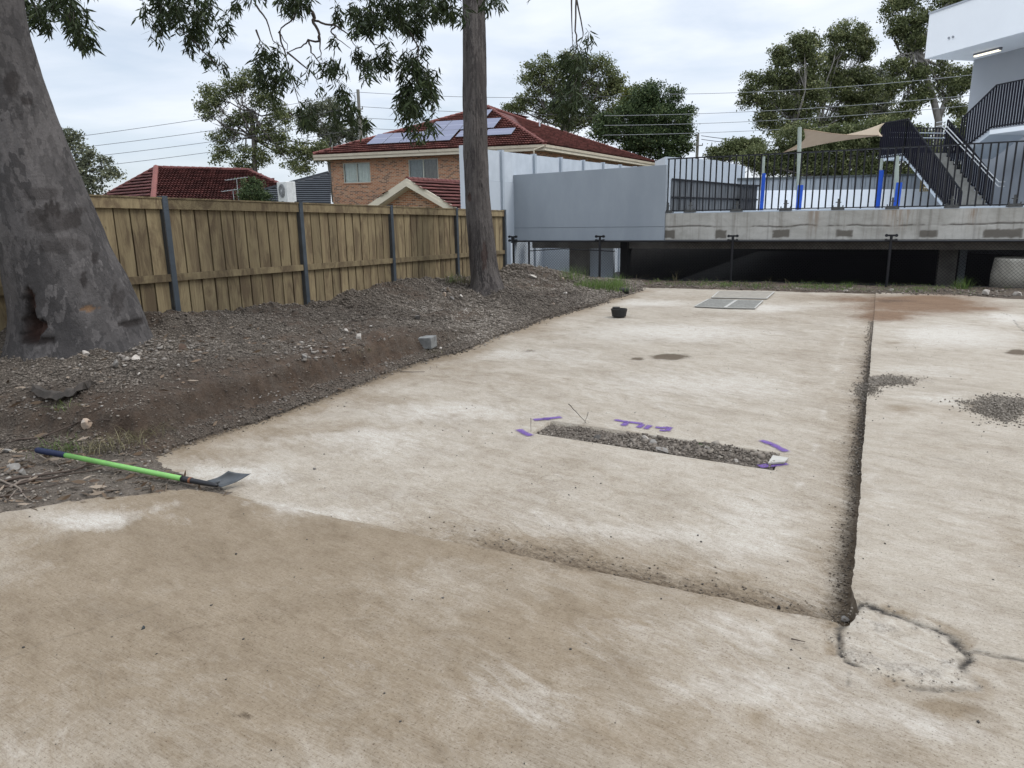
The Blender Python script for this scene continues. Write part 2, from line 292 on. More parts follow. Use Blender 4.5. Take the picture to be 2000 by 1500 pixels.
def skirt(name, P, Z, depth, inward):      # vertical broken edge of a slab
    rows = 6; V = []; n = len(P); P = np.array(P)
    for r in range(rows):
        t = r / (rows - 1); off = (fbm(P[:, 0] * 3 + r * 5, P[:, 1] * 3, 22, 4, 50) - .5) * .018 * (t > 0) + .006 * (t > 0)
        V.append(np.stack([P[:, 0] + inward[0] * off, P[:, 1] + inward[1] * off, Z - depth * t], 1))
    V = np.concatenate(V); i = np.arange(n * rows).reshape(rows, n); Q = np.stack([i[:-1, :-1], i[:-1, 1:], i[1:, 1:], i[1:, :-1]], -1).reshape(-1, 4)
    me = np_mesh(name, V, Q); M1 = np.zeros((len(V), 3)); M1[:, 0] = .8; M1[:, 2] = .75 * np.repeat(np.linspace(.3, 1, rows), n); vcol(me, 'mask', M1); M2 = np.zeros((len(V), 3)); M2[:, 1] = .7; vcol(me, 'mask2', M2); return me
# front slab
xs = np.arange(-7.2, 2.9, .0125); ys = np.concatenate([np.arange(.3, YJ - .01, .0125), [YJ]]); X, Y, Q = grid(xs, ys); nx = len(xs)
edge = Y > YJ - .0126; Y = np.where(Y == YJ, YJ + ((fbm(X, Y, 9, 4, 2) - .5) * .035 - .004) * sstep(.10, 0, X), Y); Zf = np.zeros_like(X) - .004 * (Y > YJ - .02) * (X < .08)
me, Z = slab_mesh('front_slab', X, Y, Zf, Q, film=.62); fs = link('front_slab', me, CONC); tag(fs, kind='structure')
sk = skirt('slab_edge', np.stack([X[-nx:], Y[-nx:]], 1), Z[-nx:], .2, (0, -1)); link('slab_edge', sk, CONC, fs)
# plain continuation of the front slab towards and behind the camera and to the right
me = bpy.data.meshes.new('paving'); pv = [(-9, -8), (12, -8), (12, .3), (-9, .3)]; me.from_pydata([(x, y, 0) for x, y in pv] + [(2.8875, .3, 0), (12, .3, 0), (12, 2.86, 0), (2.8875, 2.86, 0), (-9, .3, 0), (-7.2, .3, 0), (-7.2, 2.86, 0), (-9, 2.86, 0)], [], [(0, 1, 2, 3), (4, 5, 6, 7), (8, 9, 10, 11)])
vcol(me, 'mask', np.full((12, 3), [.2, .2, 0.])); vcol(me, 'mask2', np.zeros((12, 3))); tag(link('paving', me, CONC), kind='structure')
# right slab
us = np.concatenate([np.arange(0, .5, .014), np.arange(.5, 2.6, .022), np.arange(2.6, 10, .08)]); ys = np.concatenate([np.arange(YJ, 4.2, .013), np.arange(4.2, 8, .026), np.arange(8, 16.5, .05)])
U, Y, Q = grid(us, ys); X = U + XR(Y) + ((fbm(Y * 0 + 3, Y, 1.2, 3, 4) - .5) * .016 + (fbm(Y * 0 + 5, Y, 22, 5, 4) - .5) * .016) * np.exp(-U / .05) + .03 * np.exp(-((Y - 3.0) / .10) ** 2) * np.exp(-U / .08)
far = 16.42 - .55 * sstep(1.6, 2.6, X) + (fbm(X, Y * 0, 2.2, 4, 6) - .5) * .3
Y = np.minimum(Y, far + (Y - 16.0) * .02)
me, Z = slab_mesh('right_slab', X, Y, -.0 - .06 * (Y > far) - .003 * (U < .005), Q); rs = link('right_slab', me, CONC); tag(rs, kind='structure')
k = np.arange(len(ys)) * len(us); sk = skirt('slab_edge', np.stack([X[k], Y[k]], 1), Z[k], .2, (1, 0)); link('slab_edge', sk, CONC, rs)
k = np.arange(len(us)); sk = skirt('slab_edge', np.stack([X[k], Y[k]], 1), Z[k], .06, (0, 1)); link('slab_edge', sk, CONC, rs)
# sunken slab with the rectangular cut-out
hx0, hx1, hy0, hy1 = HOLE
xs = np.unique(np.round(np.concatenate([np.arange(-5.6, .5, .026), [hx0 - .004, hx0 + .004, hx1 - .004, hx1 + .004]]), 4)); ys = np.unique(np.round(np.concatenate([np.arange(2.80, 7, .024), np.arange(7, 16.4, .05), [hy0 - .004, hy0 + .004, hy1 - .004, hy1 + .004]]), 4))
X, Y, Q = grid(xs, ys); Z = zsunk(X, Y)
inh = (X > hx0) & (X < hx1) & (Y > hy0) & (Y < hy1)
far = 16.25 + (fbm(X, Y * 0, 2.2, 4, 7) - .5) * .3; Z = Z - .1 * (Y > far) - .055 * inh
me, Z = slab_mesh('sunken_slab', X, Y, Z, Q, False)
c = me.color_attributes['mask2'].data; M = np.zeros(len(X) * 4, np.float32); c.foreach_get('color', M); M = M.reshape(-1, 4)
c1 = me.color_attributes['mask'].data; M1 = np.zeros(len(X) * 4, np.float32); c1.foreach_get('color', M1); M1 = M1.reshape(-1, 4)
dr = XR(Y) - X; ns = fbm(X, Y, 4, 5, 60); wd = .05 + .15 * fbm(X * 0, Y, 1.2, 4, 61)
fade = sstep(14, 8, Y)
M1[:, 2] = np.maximum(M1[:, 2], np.exp(-(np.maximum(dr, 0) / wd) ** 1.3) * fade * (.75 + .7 * ns)); M1[:, 0] = np.maximum(M1[:, 0], np.exp(-(np.maximum(dr, 0) / (wd * 3)) ** 2) * .75 * (ns + .3)); sdt = np.maximum(-poly_sd(X, Y, [p for p in gp((150, 888), (290, 888), (430, 842), (600, 786), (760, 727), (880, 688), (1010, 643), (1100, 612), (1180, 588), (1240, 568))] + [np.array((-14, 18)), np.array((-14, 1))]), 0); M1[:, 0] = np.maximum(M1[:, 0], np.exp(-(sdt / (.10 + .75 * fbm(X, Y, 1.5, 4, 64) ** 1.5)) ** 1.5) * 1.15); M1[:, 1] = np.maximum(M1[:, 1], .42 * fbm(X, Y, .9, 4, 66)); M1[:, 1] *= 1 - np.exp(-(sdt / .3) ** 2); M1[:, 2] = np.maximum(M1[:, 2], .8 * np.exp(-(sdt / (.04 + .22 * fbm(X, Y, 2.2, 4, 67) ** 1.5)) ** 1.5) * sstep(9, 6, Y))  # brown dirt and painted shadow darken the slab beside joint and mound toe
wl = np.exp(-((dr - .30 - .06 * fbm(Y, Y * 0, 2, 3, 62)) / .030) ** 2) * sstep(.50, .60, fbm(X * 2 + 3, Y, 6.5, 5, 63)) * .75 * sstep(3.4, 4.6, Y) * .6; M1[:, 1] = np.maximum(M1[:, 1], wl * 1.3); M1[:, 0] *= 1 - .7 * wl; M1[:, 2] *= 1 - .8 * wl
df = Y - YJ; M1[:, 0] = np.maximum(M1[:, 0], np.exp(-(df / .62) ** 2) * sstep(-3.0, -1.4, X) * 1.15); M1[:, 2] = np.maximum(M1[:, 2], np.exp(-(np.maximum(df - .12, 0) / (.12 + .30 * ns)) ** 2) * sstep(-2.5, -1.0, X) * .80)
M[:, 1] = np.maximum(M[:, 1], inh * 1.0); M1[:, 2] = np.maximum(M1[:, 2], inh * .6)
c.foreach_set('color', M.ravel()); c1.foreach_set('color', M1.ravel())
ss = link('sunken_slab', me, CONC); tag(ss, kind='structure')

# ------------------------------------------------------------------ far ground
GND = simple('dry_ground', (.12, .10, .07), (.07, .08, .04), .4, .95)
g = MB().box(-700, 700, -60, 1200, -.75, -.7); tag(g.build('ground', GND, org=(0, 0, -.75)), kind='structure')

# ------------------------------------------------------------------ gravelly soil mound
def m_soil():
    t = NT('gravelly_soil'); at = t.n('VertexColor'); at.layer_name = 'mask'; s = t.n('SeparateColor'); t.l(at.outputs[0], s.inputs[0]); v = t.map()
    a = t.ramp(t.noise(v, 70, 4, .8), (.34, (.028, .021, .016)), (.5, (.105, .085, .067)), (.66, (.22, .187, .15)))
    b = t.ramp(t.noise(v, 8, 6, .65), (.35, (.065, .042, .028)), (.65, (.125, .085, .058)))
    c = t.ramp(t.noise(v, 40, 6, .75), (.3, (.07, .055, .042)), (.7, (.24, .20, .16)))
    col = t.mix(t.math('MULTIPLY', s.outputs[0], t.ramp(t.noise(v, 5, 6, .7), (.35, .3), (.6, 1))), a, b); col = t.mix(s.outputs[1], col, c)
    col = t.mix(t.math('MULTIPLY', t.ramp(t.noise(v, .9, 5, .6), (.4, 0), (.65, 1)), .35), col, (.05, .037, .028))
    p = t.bump(t.noise(v, 90, 4, .8), .02, .9); t.bump(t.noise(v, 14, 6, .7), .05, .7, p); return t.done(col, .95)
SOIL = m_soil()
TOE = gp((-260, 872), (0, 880), (150, 888), (235, 893), (290, 888), (430, 842), (600, 786), (760, 727), (880, 688), (1010, 643), (1100, 612), (1180, 588), (1240, 568))
MREG = TOE + [np.array((-4.6, 16.9)), np.array((-7, 18.2)), np.array((-14, 18.5)), np.array((-14, .2))]
LIT = gp((-300, 870), (290, 885), (320, 905), (440, 958), (360, 962), (250, 975), (120, 992), (0, 1008), (-300, 1060))
# height along the fence line, read off the palings
FZ = np.array([[2, .35], [5.2, .42]] + [[onx(px, py, -7.45)[1], onx(px, py, -7.45)[2]] for px, py in ((285, 622), (368, 630), (480, 603), (607, 600), (700, 568), (778, 553), (900, 545), (990, 532))] + [[18.5, .30]])
def mound_z(X, Y, fine=True):
    sdm = poly_sd(X, Y, MREG) + (fbm(X, Y, 1.6, 4, 70) - .5) * .22 + (fbm(X, Y, 9, 3, 71) - .5) * .05
    top = np.interp(Y, FZ[:, 0], FZ[:, 1]) + 0 * X; w = np.clip(sdm / 2.8, 0, 1.2)
    scarp = sstep(2.5, 3.6, Y) * sstep(9.5, 6.5, Y)
    base = top * (.72 * np.power(np.clip(w, 1e-4, 1), .62) + .28 * sstep(.5, 1, w)) 
    sj = sdm + (fbm(X, Y, 5, 4, 79) - .5) * .16; bs = .035 * sstep(0, .1, sdm) + .23 * sstep(.20, .32, sj) + (top - .25) * sstep(.32, 2.6, sdm) + .06 * sstep(.3, .5, sdm) * sstep(1.4, .6, sdm)
    base = base * (1 - scarp) + bs * scarp
    z = base + (fbm(X, Y, .9, 4, 72) - .5) * .26 * sstep(.2, 1.2, sdm) + (fbm(X, Y, 3.2, 4, 73) - .5) * .17 * sstep(.15, .7, sdm) + (fbm(X, Y, 7, 3, 78) - .5) * .07 * sstep(.25, .7, sdm) + .02 * sstep(0, .08, sdm)
    for px, py, r, h in ((1030, 532, .8, .22), (960, 560, .6, .12), (1100, 570, .7, .15), (730, 565, .7, .1), (290, 640, .5, .12), (150, 700, .9, .24), (40, 690, .6, .16), (560, 760, .4, .06)):
        c = onz(px, py, .35); z = z + h * np.exp(-((X - c[0]) ** 2 + (Y - c[1]) ** 2) / r ** 2) * sstep(.1, .6, sdm)
    if fine: z = z + (fbm(X, Y, 16, 3, 74) - .5) * .035 * sstep(0, .2, sdm)
    lit = poly_sd(X, Y, LIT) + (fbm(X, Y, 3, 4, 75) - .5) * .25; zl = -.02 + .034 * sstep(-.05, .1, lit) + (fbm(X, Y, 12, 4, 76) - .5) * .022
    zz = np.where(sdm > 0, np.maximum(z, zl), np.minimum(zl, .03)); zz = np.where((sdm < 0) & (lit < -.06), -.13 + np.maximum(-.6, 2 * np.minimum(sdm, 0)) * .15, zz)
    return zz, sdm, lit
xs = np.concatenate([np.arange(-14, -8, .15), np.arange(-8, -3.1, .026)]); ys = np.concatenate([np.arange(.2, 8, .026), np.arange(8, 19, .05)])
X, Y, Q = grid(xs, ys); Z, SDM, LITD = mound_z(X, Y)
Z = np.where(Z < -.1, np.minimum(Z, zsunk(X, Y) - .06), Z)
me = np_mesh('soil_mound', np.stack([X, Y, Z], 1), Q[~((Z[Q] < -.12).all(1))]); M1 = np.zeros((len(X), 3))
sc_ = sstep(.0, .15, SDM) * sstep(.75, .35, SDM) * sstep(2.6, 3.4, Y) * sstep(8.5, 6.5, Y) * .9
M1[:, 0] = np.clip(sc_ * 1.1 + .8 * sstep(.52, .68, fbm(X, Y, 1.1, 5, 77)), 0, 1); M1[:, 1] = sstep(.05, -.15, SDM) * .9; vcol(me, 'mask', M1)
mound = link('soil_mound', me, SOIL); tag(mound, kind='structure')
# soil strip along the far end of the slabs, running on below the deck
xs = np.arange(-9, 14, .1); ys = np.concatenate([np.arange(15.6, 18.4, .05), [18.8]]); X, Y, Q = grid(xs, ys)
fe = 16.3 - .5 * sstep(1.6, 2.6, X); Z = -.10 + .11 * sstep(-.25, .15, Y - fe) + (fbm(X, Y, 2.5, 4, 80) - .5) * .10 * sstep(0, .4, Y - fe) + (fbm(X, Y, 14, 3, 81) - .5) * .03 - .35 * sstep(17.8, 20, Y)
Z = np.where((X < -4.2) & (Y < 16.2), -.2, Z)
me = np_mesh('soil_strip', np.stack([X, Y, Z], 1), Q); M1 = np.zeros((len(X), 3)); M1[:, 0] = .7; vcol(me, 'mask', M1); tag(link('soil_strip', me, SOIL), kind='structure')
def ground_z(x, y):
    X = np.array([float(x)]); Y = np.array([float(y)]); z, s, l = mound_z(X, Y)
    if s[0] > 0 or l[0] > -.05: return float(z[0])
    if y > 16.2: return .01
    if y > YJ and x < XR(y): return float(zsunk(X, Y)[0])
    return 0.
def on_ground(px, py):              # march the sight line down to the ground
    q = ray(px, py); q = q / np.linalg.norm(q); t = np.arange(1.0, 30, .03); P = CP + q * t[:, None]; zz, s, l = mound_z(P[:, 0], P[:, 1])
    gz = np.where((s > 0) | (l > -.05), zz, np.where(P[:, 1] > 16.2, .01, np.where((P[:, 1] > YJ) & (P[:, 0] < XR(P[:, 1])), zsunk(P[:, 0], P[:, 1]), 0)))
    k = np.argmax(P[:, 2] < gz); p = P[k].copy(); p[2] = gz[k]; return p

# pebbles: loose gravel over the mound, one mesh
OCT = np.array([[1, 0, 0], [-1, 0, 0], [0, 1, 0], [0, -1, 0], [0, 0, 1], [0, 0, -1]], float); OF = np.array([[0, 2, 4], [2, 1, 4], [1, 3, 4], [3, 0, 4], [2, 0, 5], [1, 2, 5], [3, 1, 5], [0, 3, 5]])
def m_peb(name, lo, md, hi):
    t = NT(name); at = t.n('VertexColor'); at.layer_name = 'tone'; c = t.ramp(at.outputs[0], (0, lo), (.55, md), (1, hi)); c2 = t.mix(t.math('MULTIPLY', t.noise(t.map(), 90, 3), .3), c, lo); return t.done(c2, .9)
PEB = m_peb('gravel', (.065, .052, .041), (.178, .150, .122), (.38, .335, .28))
def pebbles(name, P, R, mat, flat=.7, parent=None, kind='stuff', tone=None):
    n = len(P); rng = RNG; A = rng.normal(size=(n, 3, 3)); U, _, _ = np.linalg.svd(A)
    sc = R[:, None] * (rng.random((n, 3)) * .6 + .6); V = OCT[None] * (1 + .35 * (rng.random((n, 6, 1)) - .5)); V = V * sc[:, None, :]; V = np.einsum('nij,nkj->nki', U, V); V[:, :, 2] *= flat; V = V + P[:, None, :]
    Q = (OF[None] + np.arange(n)[:, None, None] * 6).reshape(-1, 3); me = np_mesh(name, V.reshape(-1, 3), Q, False)
    tone = np.clip(rng.normal(.42, .17, n), 0, 1) if tone is None else tone; vcol(me, 'tone', np.repeat(tone, 6)[:, None].repeat(3, 1))
    o = link(name, me, mat, parent); o['kind'] = kind; return o
n = 260000; X = -8 + 5.0 * RNG.random(n); Y = .8 + 17.2 * RNG.random(n) ** 1.5; Z, s, l = mound_z(X, Y)
scp = sstep(.05, .2, s) * sstep(.7, .4, s) * sstep(2.6, 3.4, Y) * sstep(8.5, 6.5, Y)
dens = np.where(s > 0, 1.0 - .65 * scp, np.where(l > 0, .16, 0)) * np.where((s > 0) & (fbm(X, Y, 1.1, 5, 77) > .6), .45, 1)
toe = (s <= 0) & (s > -.12) & (l < 0) & (Y > 2.9); dens = np.where(toe, .5 * np.exp(s / .05), dens)
kp = RNG.random(n) < dens; zt = np.where(toe, zsunk(X, Y), Z); X, Y, Z = X[kp], Y[kp], zt[kp]
R = (.005 + .011 * RNG.random(len(X)) ** 2.2) * (1 + np.clip((Y - 5) / 9, 0, 1.2)); R = R * np.where(RNG.random(len(X)) < .02, 1.9, 1)
tn = np.clip(RNG.normal(.42, .17, len(X)), 0, 1)
for px, py, r_p in ((900, 590, .9), (1030, 545, 1.0), (960, 610, .5), (300, 700, .5), (60, 830, .5)): c = onz(px, py, .38); tn = np.clip(tn + .26 * np.exp(-((X - c[0]) ** 2 + (Y - c[1]) ** 2) / r_p ** 2), 0, 1)
tn = np.clip(tn - .22 * sstep(.5, .68, fbm(X, Y, .8, 4, 101)), 0, 1)
pebbles('loose_gravel', np.stack([X, Y, Z + R * .3], 1), R, PEB, tone=tn)
# ------------------------------------------------------------------ paling fence
def m_wood(name, a, b, c):
    t = NT(name); oi = t.n('ObjectInfo'); v0 = t.map((1, 1, 1)); va = t.n('VectorMath'); va.operation = 'ADD'; cb = t.n('CombineXYZ'); k = t.math('MULTIPLY', oi.outputs['Random'], 37.); t.l(k, cb.inputs[0]); t.l(k, cb.inputs[2]); t.l(k, cb.inputs[1]); t.l(v0, va.inputs[0]); t.l(cb.outputs[0], va.inputs[1])
    m1 = t.n('Mapping'); m1.inputs['Scale'].default_value = (9, 9, .9); t.l(va.outputs[0], m1.inputs[0]); m2 = t.n('Mapping'); m2.inputs['Scale'].default_value = (3, 3, 1.6); t.l(va.outputs[0], m2.inputs[0])
    g = t.noise(m1.outputs[0], 5, 8, .65, .6); bl = t.noise(m2.outputs[0], 1.6, 7, .7, .8)
    col = t.ramp(g, (.3, b), (.6, a)); col = t.mix(t.math('MULTIPLY', t.ramp(bl, (.44, 0), (.60, 1)), .85), col, c)
    col = t.mix(t.ramp(t.noise(m2.outputs[0], 9, 3), (.22, .8), (.29, 0)), col, tuple(k_ * .4 for k_ in c))
    hv = t.n('HueSaturation'); hv.inputs['Hue'].default_value = .5; t.l(t.math('ADD', t.math('MULTIPLY', oi.outputs['Random'], .42), .80), hv.inputs['Value']); t.l(col, hv.inputs['Color']); t.bump(g, .004, .6); return t.done(hv.outputs[0], .85)
WOOD = m_wood('treated_pine', (.240, .188, .106), (.175, .132, .072), (.098, .068, .040))
STEEL = simple('galvanised_steel', (.095, .112, .130), (.07, .082, .094), 5, .45, .001, 30, .5)
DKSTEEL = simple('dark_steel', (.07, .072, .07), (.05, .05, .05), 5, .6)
FX = -7.48
fence = thing('paling_fence', (FX, 6, .4), 'treated pine paling fence with grey steel posts behind the gravel mound', 'fence')
ztop = lambda y: 1.985 - .0142 * y
pale = MB().prism([(0, -.098, 0), (0, .098, 0), (-.016, .098, 0), (-.016, -.098, 0)], (0, 0, 1)).mesh('paling')
pale.materials.append(WOOD)
posty = [onx(px, py, FX + .06)[1] for px, py in ((337, 500), (597, 500), (770, 480), (896, 480), (989, 470))]; sp = 2.3
posty = [posty[0] - 2 * sp, posty[0] - sp] + posty
org = WL[fence.name]
for i, y0 in enumerate(posty):
    last = i == len(posty) - 1
    # C-section post: web plus two flanges, open towards the fence
    b = MB(); zt = ztop(y0) + .02
    b.box(FX + .045, FX + .051, y0 - .036, y0 + .036, -.3, zt); MB().box(FX - .03, FX + .0449, y0 - .042, y0 - .0365, -.3, zt - .001).build('shaded_post_side', DKSTEEL, fence); b.box(FX - .03, FX + .0449, y0 + .031, y0 + .036, -.3, zt - .001)  # near flange in darker steel: canopy shade put into its colour
    b.build('post', STEEL, fence)
    if last: break
    y1 = posty[i + 1]; a = y0 + .038; c = y1 - .038
    for nm, dz, hh, th in (('top_rail', -.075, .115, .035), ('middle_rail', -.935, .085, .038)):
        za, zc = ztop(a) + dz, ztop(c) + dz; MB().prism([(FX + .002, a, za - hh / 2), (FX + .002, c, zc - hh / 2), (FX + .002, c, zc + hh / 2), (FX + .002, a, za + hh / 2)], (th, 0, 0)).build(nm, WOOD, fence)
    MB().prism([(FX - .045, a, ztop(a) - .015), (FX - .045, c, ztop(c) - .015), (FX - .045, c, ztop(c) + .003), (FX - .045, a, ztop(a) + .003)], (.092, 0, 0)).build('capping', WOOD, fence)
    n = 11; w = (c - a) / n
    for k in range(n):
        yc = a + w * (k + .5); o = bpy.data.objects.new('paling', pale); COL.objects.link(o); o.parent = fence
        lap = random.random() * .006; zb = -.35; zt_ = ztop(yc) - .016 - org[2]; o.location = (-.002 - lap, yc - org[1], zb - org[2]); o.scale = (1, w / .196 * .90 * (1 + .02 * random.random()), zt_ - (zb - org[2])); o.rotation_euler = (0, 0, math.radians(random.uniform(-1.5, 2.5)))
        if k: s_ = bpy.data.objects.new('cover_paling', pale); COL.objects.link(s_); s_.parent = fence; s_.location = (-.031, yc - w / 2 - org[1], zb - org[2]); s_.scale = (1, .34, zt_ - (zb - org[2]))

# ------------------------------------------------------------------ eucalypt trunks
def m_bark(name, a, b, c, vs, sc):
    t = NT(name); v = t.map(vs); n = t.noise(v, sc, 6, .6, 1.2); vo = t.n('TexVoronoi'); vo.inputs['Scale'].default_value = sc * 2.0; vo.inputs['Randomness'].default_value = 1; dn = t.n('TexNoise'); dn.inputs['Scale'].default_value = sc * 3; dn.inputs['Detail'].default_value = 5; t.l(v, dn.inputs[0])
    wv = t.mix(.33, v, dn.outputs['Color']); t.l(wv, vo.inputs[0]); cell = t.n('SeparateColor'); t.l(vo.outputs['Color'], cell.inputs[0])
    col = t.ramp(n, (.38, a), (.58, b)); col = t.mix(t.ramp(cell.outputs[0], (.72, 0), (.75, .7)), col, c); col = t.mix(t.ramp(cell.outputs[1], (.80, 0), (.83, .6)), col, tuple(k * 1.35 for k in a))
    col = t.mix(t.math('MULTIPLY', t.ramp(t.noise(t.map(), 35, 6, .7), (.3, 1), (.6, 0)), .4), col, tuple(k * .45 for k in b)); at = t.n('VertexColor'); at.layer_name = 'mask'; s = t.n('SeparateColor'); t.l(at.outputs[0], s.inputs[0])
    col = t.mix(s.outputs[0], col, (.022, .017, .015)); col = t.mix(s.outputs[1], col, (.045, .024, .018)); col = t.mix(s.outputs[2], col, (.17, .10, .055))
    p = t.bump(cell.outputs[0], .012, .5); p = t.bump(t.noise(v, 9, 7, .75), .05, .75, p); t.bump(t.noise(t.map(), 55, 5, .7), .008, .7, p); return t.done(col, .9)
BARK1 = m_bark('mottled_gum_bark', (.108, .098, .094), (.078, .071, .068), (.046, .042, .041), (1, 1, .5), 4.6)
BARK2 = m_bark('fibrous_bark', (.090, .078, .070), (.056, .047, .043), (.030, .025, .023), (1.6, 1.6, .22), 5.0)
def trunk(name, label, cat, cen, dep, prof, mat, marks, fur, seed, up, plane=None):
    # prof: (y_px, left_px, right_px); the ring plane is horizontal at that height
    pts = []
    for py, l, r in prof:
        if plane is not None: dd = float((onx((l + r) / 2, py, plane) - CP) @ CF)
        else: dd = dep
        A = atd(l, py, dd); B = atd(r, py, dd); c = (A + B) / 2; pts.append((c, np.linalg.norm(B - A) / 2))
    pts = sorted(pts, key=lambda q: q[0][2]); zs = np.array([p[0][2] for p in pts]); cx = np.array([p[0][0] for p in pts]); cy = np.array([p[0][1] for p in pts]); rr = np.array([p[1] for p in pts])
    z0 = zs[0]; base = np.array([cx[0], cy[0], z0]); d = np.array([cx[-1] - cx[-3], cy[-1] - cy[-3]]) / (zs[-1] - zs[-3])
    zz = np.arange(z0 - .4, zs[-1], .02); X = np.interp(zz, zs, cx); Y = np.interp(zz, zs, cy); R = np.interp(zz, zs, rr)
    ze = np.arange(zs[-1], up, .15); X = np.concatenate([X, cx[-1] + d[0] * (ze - zs[-1])]); Y = np.concatenate([Y, cy[-1] + d[1] * (ze - zs[-1])]); R = np.concatenate([R, rr[-1] * (1 - .5 * (ze - zs[-1]) / (up - zs[-1]))]); zz = np.concatenate([zz, ze])
    def sm(a): k = np.ones(7) / 7; return np.convolve(np.pad(a, 3, 'edge'), k, 'valid')
    X, Y, R = sm(X), sm(Y), sm(R); nt_ = 160; th = np.linspace(0, 2 * math.pi, nt_, endpoint=False); TH, ZZ = np.meshgrid(th, zz); Rr = np.repeat(R[:, None], nt_, 1); hb = ZZ - z0
    flute = (np.interp(np.cos(TH * 5 + seed), [-1, 1], [0, 1]) * .6 + .4 * np.cos(TH * 3 + seed * 2)) * np.exp(-np.maximum(hb, 0) / .35)
    n1 = fbm(np.cos(TH) * 2.2 + 7, np.sin(TH) * 2.2 + ZZ * 1.5, 1, 4, seed); n2 = fbm(TH * 4, ZZ * fur, 3, 5, seed + 1) * sstep(0, .4, TH) * sstep(2 * math.pi, 5.9, TH)
    Rr = Rr * (.965 + .06 * flute + .11 * (n1 - .5)) + (n2 - .5) * (.02 if fur > .8 else .035)
    V = np.stack([X[:, None] + Rr * np.cos(TH), Y[:, None] + Rr * np.sin(TH), ZZ], -1); M1 = np.zeros(V.shape)
    cen_ = np.stack([X, Y], 1)
    for kind, px, py, rx, ry, am, dp in marks:
        # nearest surface point to that sight line, then an ellipse around it on the bark
        q = ray(px, py); q = q / np.linalg.norm(q); rel = V - CP; tt = rel @ q; dist = np.linalg.norm(rel - tt[..., None] * q, axis=-1) + .05 * tt; k = np.unravel_index(np.argmin(dist), dist.shape); P = V[k]
        s_ = dep / F; sdv = CR; up_ = np.array([0, 0, 1.]); rel = V - P; a = (rel @ sdv) / (rx * s_); b = (rel @ up_) / (ry * s_); a = a + (fbm(V[..., 0] * 3 + V[..., 1] * 3, ZZ * 2, 4, 4, 3 + seed) - .5) * 1.6; w = am * sstep(1.15, .75, a * a + b * b) * (np.linalg.norm(rel, axis=-1) < max(rx, ry) * s_ * 2.2)
        M1[..., kind] = np.maximum(M1[..., kind], w); nrm = np.stack([np.cos(TH), np.sin(TH), 0 * TH], -1); V = V - nrm * (w * dp)[..., None]
    ny = len(zz); i = np.arange(ny * nt_).reshape(ny, nt_); j = np.roll(i, -1, 1); Q = np.stack([i[:-1], j[:-1], j[1:], i[1:]], -1).reshape(-1, 4)
    me = np_mesh('trunk', V.reshape(-1, 3) - base, Q); vcol(me, 'mask', np.clip(M1.reshape(-1, 3), 0, 1)); root = thing(name, base, label, cat); o = link('trunk', me, mat, root); WL[o.name] = base; return root, (X, Y, zz, R)
T1 = onz(160, 690, .45); dep1 = float(np.dot(T1 - CP, CF)) + .3
tree1, S1 = trunk('gum_tree', 'massive leaning mottled grey gum tree at the left edge, dark hollow at its foot', 'tree', None, dep1,
    [(-60, -118, 28), (0, -95, 37), (60, -80, 48), (133, -62, 69), (227, -42, 101), (312, -24, 134), (400, -6, 171), (450, 3, 192), (485, 10, 207), (540, 22, 238), (590, 33, 262), (622, 37, 276), (655, 38, 286), (690, 30, 300)], BARK1,
    [(1, 64, 640, 22, 30, 1., .06), (1, 60, 605, 12, 40, .9, .05), (0, 66, 640, 15, 28, .95, .06), (0, 61, 606, 8, 36, .95, .05), (0, 70, 662, 34, 9, .9, .02), (2, 174, 604, 12, 4.5, 1., .012), (0, 98, 432, 30, 22, .55, 0), (0, 92, 412, 3.5, 15, .8, 0), (0, 102, 408, 3.5, 16, .8, 0), (0, 111, 412, 3.5, 15, .8, 0), (0, 82, 424, 6, 9, .8, 0), (0, 138, 428, 6, 14, .7, 0), (0, 152, 424, 4, 20, .7, 0), (0, 165, 545, 4, 16, .8, 0), (0, 120, 480, 26, 14, .4, 0), (0, 186, 505, 3, 12, .7, .004), (0, 82, 378, 28, 12, .45, 0), (0, 22, 165, 9, 22, .6, 0), (0, 50, 196, 5, 8, .7, 0), (0, 222, 575, 3, 22, .6, .008), (0, 236, 590, 3, 26, .5, .008), (0, 255, 632, 18, 8, .8, .02)], 1.0, 3, 9.5, plane=-6.72)
T2 = on_ground(955, 566); dep2 = float(np.dot(T2 - CP, CF)) + .22
tree2, S2 = trunk('gum_tree', 'straight dark rough-barked gum tree standing in front of the fence end', 'tree', None, dep2,
    [(-60, 903, 946), (0, 903, 948), (150, 903.5, 951), (300, 905, 953), (400, 909, 959), (470, 914, 967), (510, 917, 971), (540, 919, 977), (562, 917, 985), (580, 908, 996), (600, 900, 1005)], BARK2,
    [(1, 916, 385, 4, 9, .8, .02), (1, 946, 500, 6, 28, .6, .012), (0, 918, 470, 3, 40, .7, .01), (0, 912, 100, 3, 60, .4, .008)], .35, 9, 11)

